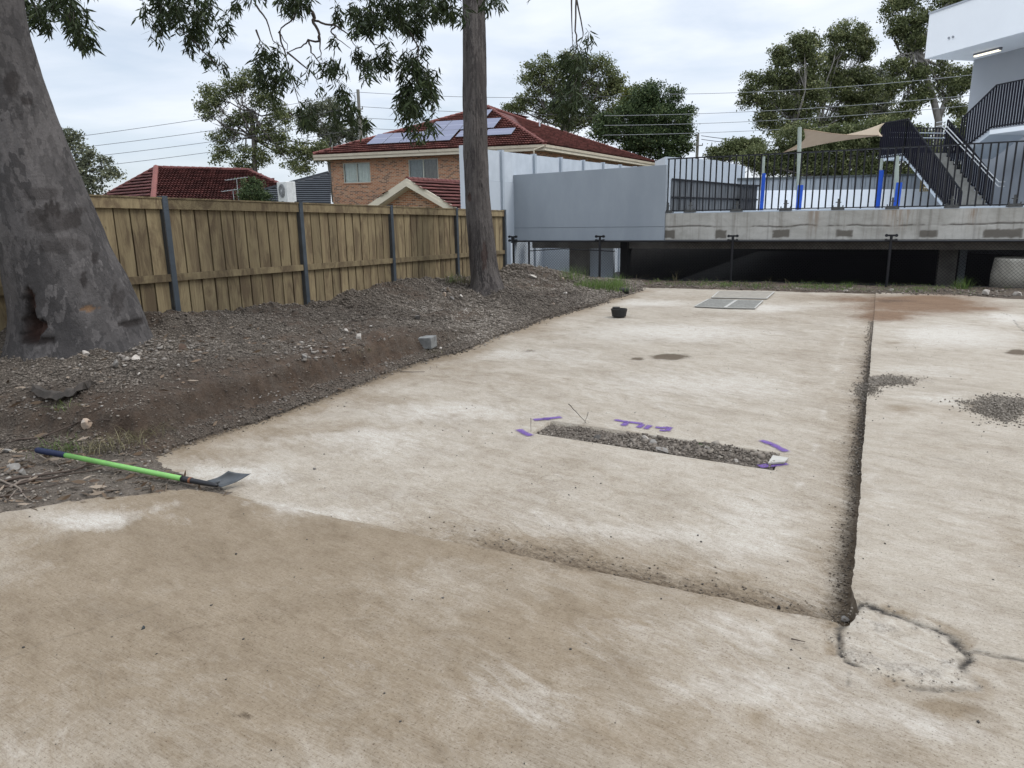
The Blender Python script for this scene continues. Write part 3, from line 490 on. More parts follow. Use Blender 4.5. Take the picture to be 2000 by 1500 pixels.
# hanging eucalypt foliage
def m_leaf(name, a, b, c, trans=.25):
    t = NT(name); at = t.n('VertexColor'); at.layer_name = 'tone'; s = t.n('SeparateColor'); t.l(at.outputs[0], s.inputs[0]); col = t.ramp(s.outputs[0], (0, a), (.55, b), (1, c)); t.l(col, t.b.inputs['Base Color']); t.b.inputs['Roughness'].default_value = .55; t.b.inputs['Specular IOR Level'].default_value = .12
    tr = t.n('BsdfTranslucent'); hs = t.n('HueSaturation'); hs.inputs['Value'].default_value = 1.3; t.l(col, hs.inputs['Color']); t.l(hs.outputs[0], tr.inputs[0]); mx_ = t.n('MixShader'); mx_.inputs[0].default_value = trans; t.l(t.b.outputs[0], mx_.inputs[1]); t.l(tr.outputs[0], mx_.inputs[2])
    t.l(mx_.outputs[0], t.t.nodes['Material Output'].inputs[0]); return t.m
GUMLEAF = m_leaf('gum_leaf', (.018, .026, .011), (.040, .055, .022), (.095, .115, .042), .15)
def leaves_hang(name, C, D, Ln, Wd, tone, mat, root, stuff=True):
    # C start, D unit direction, lens-shaped leaves with a fold and a curve
    n = len(C); rv = RNG.normal(size=(n, 3)); S = np.cross(D, rv); S /= np.linalg.norm(S, axis=1)[:, None]; Nn = np.cross(D, S); bend = (RNG.random(n) - .3) * .25
    prof = [(0, 0), (.25, .8), (.55, 1.), (1, 0)]
    V = []
    for t_, w in prof:
        c = C + D * (t_ * Ln)[:, None] + Nn * (bend * t_ * t_ * Ln)[:, None]
        if w == 0: V.append(c)
        else: V.append(c + S * (w * Wd / 2)[:, None]); V.append(c - S * (w * Wd / 2)[:, None])
    V = np.stack(V, 1); k = np.array([[0, 1, 2], [1, 3, 2], [2, 3, 4], [3, 5, 4]]); Q = (k[None] + np.arange(n)[:, None, None] * 6).reshape(-1, 3)
    me = np_mesh(name, V.reshape(-1, 3) - WL[root.name], Q, False); vcol(me, 'tone', np.repeat(tone, 6)[:, None].repeat(3, 1)); o = link(name, me, mat, root); o['kind'] = 'stuff'; return o
TWIG = simple('twig_bark', (.07, .055, .045), (.04, .032, .028), 10, .9)
def hanging(root, dep, clusters, limbs):
    C = []; D = []; LN = []; TN = []; tw = MB()
    for cx, cy, rx, ry, n in clusters:
        dd = dep + random.uniform(-.5, .5); nt = max(3, n // 16)
        for k in range(nt):
            r = math.sqrt(random.random()); an = random.uniform(0, 2 * math.pi); x = cx + rx * r * math.cos(an); y = cy + ry * r * math.sin(an); de = dd + random.uniform(-.35, .35)
            p = atd(x, y - 12, de); p0 = atd(x * .75 + cx * .25 + random.uniform(-8, 8), y - random.uniform(14, 34), de + random.uniform(-.1, .1)); p1 = p + np.array([random.uniform(-.05, .05), random.uniform(-.05, .05), -.13]); mid = (p0 + p) / 2 + np.array([random.uniform(-.03, .03), 0, .01])
            tw.tube([p0, mid, p, p1], [.0028, .0022, .0018, .001], 4, False)
            for j in range(int(n * 1.5) // nt + random.randint(-3, 3)):
                t_ = random.random(); q = p0 * (1 - t_) + p1 * t_ if t_ < .5 else p * (1 - t_) * 2 + p1 * (2 * t_ - 1); q = (q * .7 + p * .3) + RNG.normal(size=3) * .028
                v = np.array([random.gauss(0, .62), random.gauss(0, .62), -.85 + random.random() * .35]); v /= np.linalg.norm(v); C.append(q); D.append(v); LN.append(random.uniform(.07, .14)); TN.append(random.betavariate(2, 4))
    if limbs:
        for P in limbs:
            pts = [atd(x, y, dep + dz) for x, y, dz in P]; n = len(pts); fine = []
            for i in range(n - 1):
                for t_ in (0, .33, .66): fine.append(pts[i] * (1 - t_) + pts[i + 1] * t_ + RNG.normal(size=3) * .006)
            fine.append(pts[-1]); r0 = .020 if len(P) > 6 else .012; tw.tube(fine, list(np.linspace(r0, .003, len(fine))), 6, False)
    tw.build('branches', TWIG, root, smooth=True)['kind'] = 'stuff'
    LN = np.array(LN); leaves_hang('foliage', np.array(C), np.array(D), LN, LN * .175, np.array(TN), GUMLEAF, root)
hanging(tree1, dep1 + .4, [(70, 10, 40, 22, 150), (110, 30, 34, 30, 180), (60, 45, 20, 22, 70), (150, 50, 26, 34, 170), (165, 80, 16, 22, 70), (85, 65, 14, 12, 25), (30, 20, 40, 30, 60), (120, -20, 60, 30, 160), (60, -60, 90, 40, 250)],
    [[(40, -30, 0), (80, -8, 0), (120, 15, 0), (150, 40, 0), (170, 75, 0)], [(60, 0, 0), (80, 30, 0), (95, 60, 0)]])
hanging(tree2, 8.6, [(285, 35, 14, 20, 40), (310, 45, 20, 25, 110), (345, 45, 28, 24, 200), (330, 20, 40, 16, 120), (385, 60, 30, 30, 230), (400, 20, 36, 20, 170), (435, 70, 14, 22, 80), (385, 95, 26, 16, 110), (410, 125, 20, 10, 45), (430, 140, 12, 12, 26), (305, 75, 14, 12, 24), (470, 15, 18, 18, 70), (350, -20, 110, 25, 360),
    (515, 118, 16, 16, 60), (505, 150, 14, 30, 90), (535, 130, 24, 26, 120), (545, 160, 22, 24, 110), (530, 185, 14, 16, 50), (570, 160, 12, 20, 40),
    (560, 15, 26, 18, 150), (590, 5, 22, 16, 90), (545, -20, 60, 20, 180), (650, 90, 12, 10, 22), (605, 140, 8, 14, 16), (655, 150, 22, 16, 100), (640, 135, 20, 10, 50), (665, 190, 22, 10, 60), (630, 182, 8, 8, 12), (680, 205, 10, 12, 24),
    (670, 25, 14, 24, 60), (690, 45, 18, 26, 110), (710, 60, 18, 24, 110), (730, 30, 30, 30, 240), (770, 20, 34, 34, 330), (800, 40, 34, 30, 330), (830, 20, 40, 24, 260), (870, 20, 26, 26, 140), (890, 35, 16, 20, 80), (800, 65, 22, 18, 110), (745, 70, 12, 22, 50), (755, 95, 12, 20, 40), (780, -20, 150, 24, 500), (970, 12, 14, 22, 60), (955, 25, 8, 16, 30), (960, -20, 30, 20, 80), (1000, -25, 60, 12, 90),
    (715, 118, 24, 18, 100), (740, 128, 20, 16, 100), (720, 145, 12, 16, 50), (758, 120, 10, 18, 36),
    (790, 125, 18, 20, 110), (830, 110, 16, 22, 60), (805, 150, 26, 20, 200), (820, 180, 30, 26, 330), (800, 200, 22, 20, 180), (840, 170, 16, 24, 110), (785, 215, 14, 16, 70), (815, 215, 18, 14, 110), (845, 200, 8, 14, 36), (795, 238, 14, 8, 40),
    (800, 262, 10, 12, 40), (825, 258, 18, 10, 50), (845, 250, 10, 10, 20), (815, 275, 8, 6, 16),
    (595, 230, 14, 22, 90), (610, 245, 10, 14, 40), (650, 240, 18, 14, 70), (690, 235, 20, 16, 90), (705, 250, 16, 14, 60), (670, 215, 14, 10, 30)],
    [[(560, -20, 0), (590, 10, 0), (612, 25, 0), (615, 40, 0), (635, 44, 0), (656, 50, 0), (672, 60, 0), (680, 70, 0), (690, 85, 0), (715, 105, 0)], [(612, 25, 0), (611, 45, 0), (624, 68, 0), (623, 82, 0), (602, 78, 0), (588, 92, 0), (565, 102, 0), (550, 118, 0)], [(590, -10, 0), (575, 35, 0), (550, 55, 0), (545, 62, 0), (560, 85, 0), (562, 98, 0)],
     [(624, 68, 0), (625, 95, 0), (630, 120, 0)], [(656, 50, 0), (645, 62, 0), (660, 75, 0), (685, 95, 0)], [(602, 78, 0), (608, 100, 0), (625, 122, 0), (650, 130, 0)], [(800, 60, 0), (810, 78, 0), (816, 90, 0), (800, 103, 0), (798, 112, 0)], [(816, 90, 0), (816, 110, 0), (817, 135, 0)],
     [(330, -30, 0), (330, 5, 0), (331, 40, 0), (345, 55, 0), (372, 70, 0)], [(690, 30, 0), (700, 55, 0), (730, 85, 0), (760, 95, 0)], [(560, 102, 0), (600, 135, 0), (605, 150, 0)], [(565, 220, 0), (575, 228, 0), (595, 222, 0)], [(545, 62, 0), (560, 120, 0), (590, 222, 0)], [(670, 190, 0), (678, 215, 0), (690, 228, 0)], [(500, 10, 0), (520, 40, 0), (533, 80, 0), (560, 98, 0)], [(500, 60, 0), (508, 85, 0), (520, 105, 0)], [(370, 70, 0), (395, 100, 0), (430, 130, 0)]])
hanging(tree2, 9.2, [(1130, 98, 14, 6, 14), (1145, 88, 10, 16, 26), (1125, 118, 20, 12, 60), (1120, 150, 22, 22, 150), (1110, 130, 16, 14, 60), (1140, 130, 14, 12, 50), (1115, 195, 28, 18, 170), (1130, 215, 22, 16, 140), (1105, 230, 18, 14, 90), (1095, 210, 16, 14, 60), (1120, 178, 18, 12, 70), (1140, 195, 10, 16, 40), (1095, 120, 10, 6, 14)],
    [[(1116, -10, 0), (1117, 40, 0), (1118, 95, 0)], [(1126, -10, 0), (1124, 60, 0), (1128, 90, 0), (1120, 110, 0), (1118, 150, 0), (1118, 200, 0)], [(1125, -10, 0), (1140, 65, 0), (1133, 85, 0)]])
# the crowns overhead, out of the frame: they shade the mound as in the photograph
def overhead(root, cx, cy, cz, rx, ry, rz, n, limbs):
    P = RNG.normal(size=(n // 22, 3)); P /= np.linalg.norm(P, axis=1)[:, None]; P = P * (RNG.random(len(P)) ** .45)[:, None] * np.array([rx, ry, rz]) + np.array([cx, cy, cz])
    C = np.repeat(P, 22, 0) + RNG.normal(size=(len(P) * 22, 3)) * .16; D = RNG.normal(size=C.shape) * .45; D[:, 2] -= 1; D /= np.linalg.norm(D, axis=1)[:, None]; LN = RNG.uniform(.10, .18, len(C)); leaves_hang('foliage', C, D, LN, LN * .3, RNG.beta(2, 4, len(C)), GUMLEAF, root)
    b = MB()
    for q in P[:limbs]: s = np.array([cx, cy, cz - rz]); mid = (s + q) / 2 + RNG.normal(size=3) * .3; b.tube([s, mid, q], [.07, .04, .01], 6, False)
    b.build('branch', TWIG, root)
overhead(tree1, S1[0][-1], S1[1][-1], 10.3, 3.4, 3.4, 1.6, 26000, 20); overhead(tree2, S2[0][-1] - .3, S2[1][-1] - .3, 12.4, 3.4, 3.6, 1.6, 22000, 20)
# ------------------------------------------------------------------ concrete deck on columns
YB = 18.6
DC = NT('board_marked_concrete'); v = DC.map((1, 1, .35)); a = DC.ramp(DC.noise(DC.map((1, 1, 1.4)), 1.3, 8, .65, .6), (.3, (.33, .315, .28)), (.65, (.48, .46, .42))); a = DC.mix(DC.math('MULTIPLY', DC.ramp(DC.noise(DC.map((3, 3, .16)), 2.2, 6, .7), (.50, 0), (.68, 1)), .6), a, (.19, .17, .14))
vc = DC.n('VertexColor'); vc.layer_name = 'mask'; s_ = DC.n('SeparateColor'); DC.l(vc.outputs[0], s_.inputs[0]); a = DC.mix(s_.outputs[0], a, (.14, .125, .105)); a = DC.mix(s_.outputs[1], a, (.045, .038, .030)); a = DC.mix(DC.math('MULTIPLY', s_.outputs[2], DC.ramp(DC.noise(DC.map((8, 8, .6)), 2, 5), (.4, 0), (.6, 1))), a, (.23, .15, .09))
a = DC.mix(DC.ramp(DC.noise(DC.map(), 16, 2), (.22, .8), (.26, 0)), a, (.05, .045, .04)); DC.bump(DC.noise(DC.map(), 20, 6, .7), .01, .5); DC.done(a, .85); BEAMM = DC.m
SHADEC = simple('bare_concrete', (.20, .185, .165), (.13, .12, .105), 3, .9, .004, 12)
WHITEP = simple('white_paint', (.62, .66, .70), (.56, .60, .64), 1.2, .7)
WHITEB = simple('white_render', (.87, .88, .885), (.83, .84, .85), .5, .7)
GREYP = simple('grey_render', (.315, .343, .370), (.262, .290, .318), 1.1, .75, .002, 20, st=(1, 1, .35))
LGREYP = simple('pale_grey_render', (.46, .50, .54), (.42, .46, .50), .7, .75)
BLACKM = simple('black_powdercoat', (.016, .016, .019), (.012, .012, .014), 5, .4)
PURPM = simple('dark_steel_slat', (.013, .012, .019), (.018, .016, .028), 5, .45)
BLUE = simple('blue_padding', (.012, .075, .42), (.010, .06, .34), 4, .55, .002, 20)
GALV = simple('galvanised_pole', (.29, .32, .27), (.24, .265, .225), 4, .5)
def bx(px, py): return ony(px, py, YB)
bl = bx(1300, 416); br_ = bx(2000, 405); zt = (bl[2] + br_[2]) / 2; zb = bx(1500, 468)[2]
DARKC = simple('undercroft_shade_concrete', (.014, .013, .012), (.010, .009, .009), 2, .95)  # deep shade under the deck painted in as near-black concrete
deck = thing('concrete_deck', (bl[0], YB, zb), 'raised raw concrete deck edge spanning the back of the site with dark patches', 'deck')
# front beam face as a fine grid so that the patches, honeycomb line and board joints are in the surface
xs = np.arange(bl[0], bl[0] + 22, .03); zs = np.arange(zb, zt + .001, .02); Xg, Zg, Q = grid(xs, zs)
Mk = np.zeros((len(Xg), 3)); nz = (fbm(Xg, Zg, 8, 4, 90) - .5)
for px0, px1, py0, py1 in ((1297, 1318, 450, 466), (1397, 1420, 449, 466), (1508, 1542, 449, 464), (1633, 1667, 449, 463), (1795, 1832, 449, 463), (1920, 1998, 447, 464)):
    A, B = bx(px0, py1), bx(px1, py0); w = np.minimum(np.minimum(Xg - A[0], B[0] - Xg), np.minimum(Zg - A[2], B[2] - Zg)) + nz * .07; Mk[:, 0] = np.maximum(Mk[:, 0], sstep(-.01, .02, w))
zl = bx(1600, 441)[2] + (fbm(Xg, Xg * 0, 2.5, 5, 91) - .5) * .10; ln = np.exp(-((Zg - zl) / .014) ** 2) * sstep(.38, .55, fbm(Xg, Zg, 4, 4, 92)); Mk[:, 1] = ln * .9
for px in (1430, 1500, 1585, 1620, 1715, 1795, 1815, 1905): Mk[:, 1] = np.maximum(Mk[:, 1], .35 * np.exp(-((Xg - bx(px, 440)[0]) / .016) ** 2))
for px, wd_ in ((1755, .28), (1590, .12), (1900, .1)): Mk[:, 2] = np.maximum(Mk[:, 2], .8 * np.exp(-((Xg - bx(px, 430)[0]) / wd_) ** 2) * sstep(zb, zt, Zg))
Yg = YB + .012 * ln + nz * .012 + .006 * (Zg < zl); me = np_mesh('beam', np.stack([Xg, Yg, Zg], 1) - WL[deck.name], Q); vcol(me, 'mask', Mk); o = link('beam', me, BEAMM, deck)
x1 = xs[-1]; MB().box(bl[0], x1, YB + .03, YB + .35, zb + .002, zt - .001).build('beam_core', SHADEC, deck)
MB().box(bl[0] - .0, x1, YB + .004, YB + 27.8, zt - .16, zt + .002).build('floor_slab', LGREYP, deck)
zs0 = bx(1500, 488)[2]; MB().box(-8.6, x1, YB + .5, YB + .8, zs0, zb + .25).build('inner_beam', SHADEC, deck)
MB().box(bl[0] - .6, x1, YB + .80, YB + 28, zb - .02, zb + .08).build('soffit', DARKC, deck); MB().box(bl[0] - 1.3, bl[0] - 1.1, YB + .36, YB + 28, -1, zb).build('added_side_wall', DARKC, deck)  # left side wall added to keep light out of the undercroft
MB().box(-9, x1 + 8, YB + 27.9, YB + 28.1, -1, zt).build('back_retaining_wall', DARKC, deck); MB().box(x1 + 2, x1 + 2.2, YB + .9, YB + 28, -1, zt).build('added_side_wall', DARKC, deck)
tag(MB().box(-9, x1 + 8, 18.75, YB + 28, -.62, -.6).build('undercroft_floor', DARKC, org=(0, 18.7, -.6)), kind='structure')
# white upstand along the deck edge behind the beam
MB().box(bl[0], x1, YB + .36, YB + .5, zt, zt + .035).build('edge_strip', WHITEP, deck)
def col_at(px0, px1, y, nm='column', mat=SHADEC, top=None):
    A = ony(px0, 520, y); B = ony(px1, 520, y); return MB().box(A[0], B[0], y, y + (B[0] - A[0]) * .9, -.5, zb + .0).build(nm, mat, deck)
col_at(1112, 1150, YB + .9); col_at(1832, 1868, YB + 1.6); col_at(1872, 1886, YB + 3.6, mat=GREYP)
# grey parapet wall panel left of the deck with its sloping top
P = [bx(993, 470.5), bx(1290, 468), bx(1291, 414), bx(1299, 414), bx(1300, 322), bx(991, 343)]
x_ = bl[0] - .005; P = [(P[0][0], YB - .06, zb - .01), (x_, YB - .06, zb - .01), (x_, YB - .06, bx(1300, 322)[2]), (P[5][0], YB - .06, bx(991, 343)[2])]
wp = MB().prism(P, (0, .2, 0)).build('parapet_wall', GREYP, bevel=.004); tag(wp, 'smooth mid grey rendered wall panel with a sloping top beside the deck', 'wall')
za = bx(1000, 445)[2]
# fine line: a slim capping strip along the bottom band
st = MB().box(P[0][0] + .01, x_ - .01, YB - .064, YB - .0605, za - .006, za); o = st.build('groove', STEEL, wp)
MB().box(P[0][0], x1, YB - .10, YB + .12, zb - .05, zb - .012).build('steel_edge_angle', DKSTEEL, deck)
# pale boundary wall seen below the panel
A = ony(958, 495, 20.6); B = ony(1122, 495, 20.6); tag(MB().box(A[0] - .3, B[0], 20.6, 20.8, -.5, 1.15).build('boundary_wall', WHITEP), 'pale grey low wall seen through the mesh under the deck', 'wall')
A = ony(1152, 495, 19.6); B = ony(1198, 495, 19.6); tag(MB().box(A[0], B[0], 19.6, 19.75, -.5, zb - .03).build('infill_panel', LGREYP), 'narrow pale panel beside the leftmost deck column', 'wall')
pl = MB(); A = ony(1992, 512, 18.9); pl.lathe((A[0], 18.9, -.1), [(.50, 0), (.51, .30), (.48, .62), (.47, .68), (.44, .69), (.43, .60)], 28)
CP0 = pl.build('concrete_pipe', simple('cast_concrete', (.36, .34, .29), (.27, .25, .21), 5, .9, .006, 14), smooth=True); tag(CP0, 'upright cast concrete pipe section behind the mesh at the right edge', 'pipe')
# white wall and grey gates on the deck
def wallpx(name, x0, x1_, ytop, dep, zbot, mat, th=.2, ytop2=None, lab=None, cat='wall'):
    A = atd(x0, ytop, dep); B = atd(x1_, ytop if ytop2 is None else ytop2, dep); d = B - A; d[2] = 0; n = np.array([-d[1], d[0], 0]) / np.linalg.norm(d) * th
    o = MB().prism([(A[0], A[1], zbot), (B[0], B[1], zbot), tuple(B), tuple(A)], n).build(name, mat); return tag(o, lab, cat)
zd = zt
wallpx('deck_wall', 1478, 1905, 372, 30, zd, WHITEB, lab='low white wall across the back of the play deck', cat='wall', ytop2=368)
# corrugated pale fence above it
A = atd(1440, 350, 32); B = atd(1800, 341, 32); rf = thing('sheet_fence', (A[0], A[1], zd), 'pale grey corrugated sheet fence behind the low white wall', 'fence'); d = B - A; d[2] = 0; Lf = np.linalg.norm(d); d /= Lf; nrm = np.array([-d[1], d[0], 0])
SHEET = simple('pale_sheet', (.33, .355, .38), (.27, .29, .31), 3, .6, st=(1, 1, .2))
nsh = 40
for k in range(nsh):
    a = A + d * (Lf * k / nsh); b = A + d * (Lf * (k + .9) / nsh); z = a[2] + (B[2] - A[2]) * k / nsh; MB().prism([(a[0], a[1], zd), (b[0], b[1], zd), (b[0], b[1], z), (a[0], a[1], z)], nrm * .03).build('sheet_rib', SHEET, rf)
MB().bar((A[0], A[1], A[2] + .0), (B[0], B[1], B[2] + .0), .10, .10).build('top_rail', simple('rail_dark', (.09, .10, .10)), rf)
MB().prism([tuple(A + nrm * .04 - [0, 0, A[2] - zd]), tuple(B + nrm * .04 - [0, 0, B[2] - zd]), tuple(B + nrm * .04), tuple(A + nrm * .04)], nrm * .01).build('backing_sheet', simple('sheet_back', (.15, .16, .17)), rf)
# white gable ended shed wall at the left end of the deck
A = atd(1300, 306, 36); B = atd(1400, 313, 36); C_ = atd(1456, 325, 36); d = B - A; d[2] = 0; n_ = np.array([-d[1], d[0], 0]) / np.linalg.norm(d) * 3
tag(MB().prism([(A[0], A[1], zd), (C_[0], C_[1], zd), tuple(C_), tuple(B), tuple(A)], n_).build('white_shed', simple('white_sheet', (.60, .64, .68), (.52, .56, .60), 3, .6, st=(4, 4, .2))), 'white shed wall with a sloping roofline behind the left end of the picket railing', 'shed')
# dark slatted enclosure with a shorter return
def slatfence(name, lab, pa, pb, dep, n, mat, bk):
    A = atd(*pa, dep); B = atd(*pb, dep + .5); r = thing(name, (A[0], A[1], zd), lab, 'fence'); d = B - A; d[2] = 0; Lf = np.linalg.norm(d); d /= Lf; nm = np.array([d[1], -d[0], 0])
    if nm @ (CP - A) < 0: nm = -nm
    for k in range(n):
        a = A + d * (Lf * k / n); b = A + d * (Lf * (k + .86) / n); z = A[2] + (B[2] - A[2]) * k / n; MB().prism([(a[0], a[1], zd), (b[0], b[1], zd), (b[0], b[1], z), (a[0], a[1], z)], -nm * .03).build('slat', mat, r)
    MB().prism([tuple(A - nm * .04 - [0, 0, A[2] - zd]), tuple(B - nm * .04 - [0, 0, B[2] - zd]), tuple(B - nm * .04), tuple(A - nm * .04)], -nm * .02).build('backing', bk, r); MB().bar(tuple(A + nm * .02), tuple(B + nm * .02), .06, .06).build('top_rail', BLACKM, r); MB().bar((A[0] + nm[0] * .02, A[1] + nm[1] * .02, zd + (A[2] - zd) * .48), (B[0] + nm[0] * .02, B[1] + nm[1] * .02, zd + (B[2] - zd) * .48), .04, .05).build('middle_rail', BLACKM, r)
GSL = simple('weathered_grey_slat', (.16, .165, .17), (.10, .105, .11), 4, .8, st=(3, 3, .3)); DSL = simple('black_slat', (.045, .047, .05), (.03, .03, .034), 4, .7)
slatfence('slat_fence', 'dark grey vertical slat fence behind the left end of the picket railing', (1312, 350), (1448, 362), 22.5, 22, GSL, DSL)
slatfence('slat_gate', 'black slatted gate to the right of the dark grey slat fence', (1450, 362), (1480, 363), 22.6, 7, DSL, BLACKM)
# ------------------------------------------------------------------ picket railing along the deck edge
pr = thing('picket_railing', (bl[0], YB - .0, zt), 'black steel picket railing standing on the concrete deck edge', 'railing'); YP = YB + .16
def pzp(px, py): return ony(px, py, YP)
rt = [(1303, 309), (1400, 303), (1500, 298), (1600, 292), (1725, 286), (1850, 281), (2000, 275)]
pt0, pt1 = pzp(1303, 309), pzp(2000, 275); zr = (pt0[2] + pt1[2]) / 2 + .0; zbr = zt + .07
x0 = pzp(1303, 350)[0]; x9 = x0 + 14
MB().box(x0, x9, YP - .02, YP + .02, zr - .03, zr).build('top_rail', BLACKM, pr); MB().box(x0, x9, YP - .015, YP + .015, zbr - .025, zbr).build('bottom_rail', BLACKM, pr)
pk = MB().box(-.017, .017, -.009, .009, 0, 1).mesh('picket'); pk.materials.append(BLACKM); o0 = WL[pr.name]
pxs = [pzp(p, 380)[0] for p in (1306, 1350, 1441, 1537, 1639, 1745, 1861, 1983)]; step = .15; k = 0; x = x0 + .03
while x < x9:
    o = bpy.data.objects.new('picket', pk); COL.objects.link(o); o.parent = pr; low = zbr - .04 if k % 3 == 0 else zbr - .02
    o.location = (x - o0[0], YP - o0[1], low - o0[2]); o.scale = (1, 1, zr - .028 - low); o.rotation_euler = (random.gauss(0, .004), random.gauss(0, .006), 0); x += step + (.0 if k % 9 else .0); k += 1
bk = MB(); bk.box(-.14, .14, -.15, .05, .004, .05); bk.box(-.10, .10, -.10, .02, .05, .075); bk.tube([(-.105, -.08, .05), (-.105, -.08, .11)], .014, 6); bk.tube([(.105, -.08, .05), (.105, -.08, .11)], .014, 6); bk.box(-.02, .02, -.03, .03, .05, .26); bk.box(-.06, .06, -.012, .012, .17, .19)
bkm = bk.mesh('base_bracket'); bkm.materials.append(simple('grey_bracket', (.10, .10, .095), (.06, .06, .058), 20, .7)); xx = list(pxs)
while xx[-1] + 1.52 < x9: xx.append(xx[-1] + 1.52)
for x in xx: o = bpy.data.objects.new('base_bracket', bkm); COL.objects.link(o); o.parent = pr; o.location = (x - o0[0], YP - .02 - o0[1], zt + .002 - o0[2])
# ------------------------------------------------------------------ chain link fence in front of the undercroft
YC = 17.55; cl = thing('chain_link_fence', (-8, YC, 0), 'black chain link fence with bolted post clamps across the dark undercroft', 'fence')
def cx_(px, py=500): return ony(px, py, YC)
zrail = (cx_(1003, 471)[2] + cx_(2000, 471)[2]) / 2; xa = cx_(1003)[0]; xb = cx_(2000)[0] + 4.5
MB().tube([(xa, YC, zrail), (xb, YC, zrail)], .021, 8).build('top_rail', BLACKM, cl)
MB().tube([(xa, YC + .01, .06), (xb, YC + .01, .06)], .006, 5).build('bottom_wire', BLACKM, cl)
w = MB(); sp_ = .075; hgt = zrail; L_ = xb - xa; nn = int((L_ + hgt) / sp_)
for k in range(nn):
    for sgn in (1, -1):
        s0 = xa - (hgt if sgn > 0 else 0) + k * sp_; e0 = s0 + hgt * sgn
        p0 = [s0, YC + .004 * sgn, .02]; p1 = [s0 + hgt * sgn, YC + .004 * sgn, zrail]
        a, b = np.array(p0), np.array(p1); lo, hi = 0, 1; dx = b[0] - a[0]
        t0 = (xa - a[0]) / dx; t1 = (xb - a[0]) / dx; lo, hi = max(0, min(t0, t1)), min(1, max(t0, t1))
        if hi - lo > .02: w.tube([a + (b - a) * lo, a + (b - a) * hi], .0026, 3, False)
w.build('wire_mesh', BLACKM, cl)['kind'] = 'stuff'
for px in (1003, 1172, 1430, 1737): 
    x = cx_(px)[0]; big = .030 if px != 1003 else .045; MB().tube([(x, YC - .03, -.3), (x, YC - .03, zrail + .14)], big, 10).build('post', BLACKM, cl)
    c = MB()
    for dz in (.02, .12): c.box(x - .095, x + .095, YC - .05, YC - .01, zrail + dz - .02, zrail + dz + .02); c.tube([(x - .095, YC - .06, zrail + dz), (x - .095, YC, zrail + dz)], .034, 8); c.tube([(x + .095, YC - .06, zrail + dz), (x + .095, YC, zrail + dz)], .034, 8)
    c.build('post_clamp', BLACKM, cl)
x = cx_(1033)[0]; MB().tube([(x, YC + .01, -.2), (x, YC + .01, zrail)], .028, 8).build('post', BLACKM, cl)
A, B = cx_(1036, 490), cx_(1200, 490); MB().tube([A, (A[0] * .6 + B[0] * .4, YC + .02, A[2] + .06), (B[0], YC + .02, A[2] - .0)], .014, 6).build('brace', BLACKM, cl)
x = ony(999, 500, 17.3)[0]; tag(MB().tube([(x, 17.3, 0), (x, 17.3, .95)], .026, 10).build('marker_pipe', WHITEP), 'thin white pipe standing at the corner of fence and mesh', 'pipe')
# ------------------------------------------------------------------ shade sail posts with blue padding
def spost(px, ytop, ypad, ybot, dep, wpx, lab):
    B = atd(px[1], ybot, dep); r = thing('shade_post', (B[0], B[1], zd), lab, 'post', 'blue padded posts on the play deck'); sc = dep / F
    top = atd(px[0], ytop, dep); pad = atd(px[1], ypad, dep); z1 = max(pad[2], zd + .3)
    MB().tube([(B[0], B[1], zd), (B[0] + (top[0] - B[0]) * .5, B[1] + (top[1] - B[1]) * .5, (zd + top[2]) / 2), (B[0] + (top[0] - B[0]), B[1] + (top[1] - B[1]), top[2])], wpx * sc * .36, 12).build('pole', GALV, r, smooth=False); MB().tube([(B[0], B[1], zd + .01), (B[0] + .02, B[1], z1)], wpx * sc * .5, 14).build('padding', BLUE, r)
spost((1562, 1559), 249, 362, 408, 21.2, 10.5, 'tallest padded post holding the near corner of the tan shade sail')
spost((1752, 1750), 305, 357, 406, 21.2, 11, 'padded post standing under the stair landing in front')
spost((1492, 1489), 306, 339, 374, 29.5, 7, 'thin far padded post left of the tan shade sail')
spost((1722, 1717), 310, 333, 369, 28, 9, 'far padded post behind the stair landing')
def sail(name, cs, mat, lab, sag=.09):
    a, b, c = (np.array(k) for k in cs); n = 14; V = []; idx = {}; cen = (a + b + c) / 3
    for i in range(n + 1):
        for j in range(n + 1 - i):
            u, v = i / n, j / n; w_ = 1 - u - v; p = a * w_ + b * u + c * v; e = 27 * u * v * w_; ed = max(4 * u * v * (w_ < 1e-6 or 1) , 4 * v * w_, 4 * u * w_)
            pull = (4 * u * v * (1 - w_) ** 6 + 4 * v * w_ * (1 - u) ** 6 + 4 * u * w_ * (1 - v) ** 6); p = p + (cen - p) * min(.30, .30 * pull); idx[i, j] = len(V); V.append(p)
    Fc = []
    for i in range(n):
        for j in range(n - i):
            Fc.append((idx[i, j], idx[i + 1, j], idx[i, j + 1]))
            if j < n - i - 1: Fc.append((idx[i + 1, j], idx[i + 1, j + 1], idx[i, j + 1]))
    o = MB().add(V, Fc).build(name, mat, smooth=True); s = o.modifiers.new('s', 'SOLIDIFY'); s.thickness = .012; return tag(o, lab, 'shade sail')
sail('shade_sail', (atd(1570, 252, 21.3), atd(1530, 298, 23.5), atd(1725, 264, 27)), simple('tan_sail_cloth', (.40, .285, .185), (.36, .25, .16), 2, .8), 'larger tan shade sail tied to the tall padded post')
sail('shade_sail', (atd(1640, 266, 29), atd(1728, 240, 26.5), atd(1724, 267, 26.5)), simple('cream_sail_cloth', (.62, .49, .36), (.56, .44, .31), 2, .8), 'smaller cream shade sail against the stair landing')
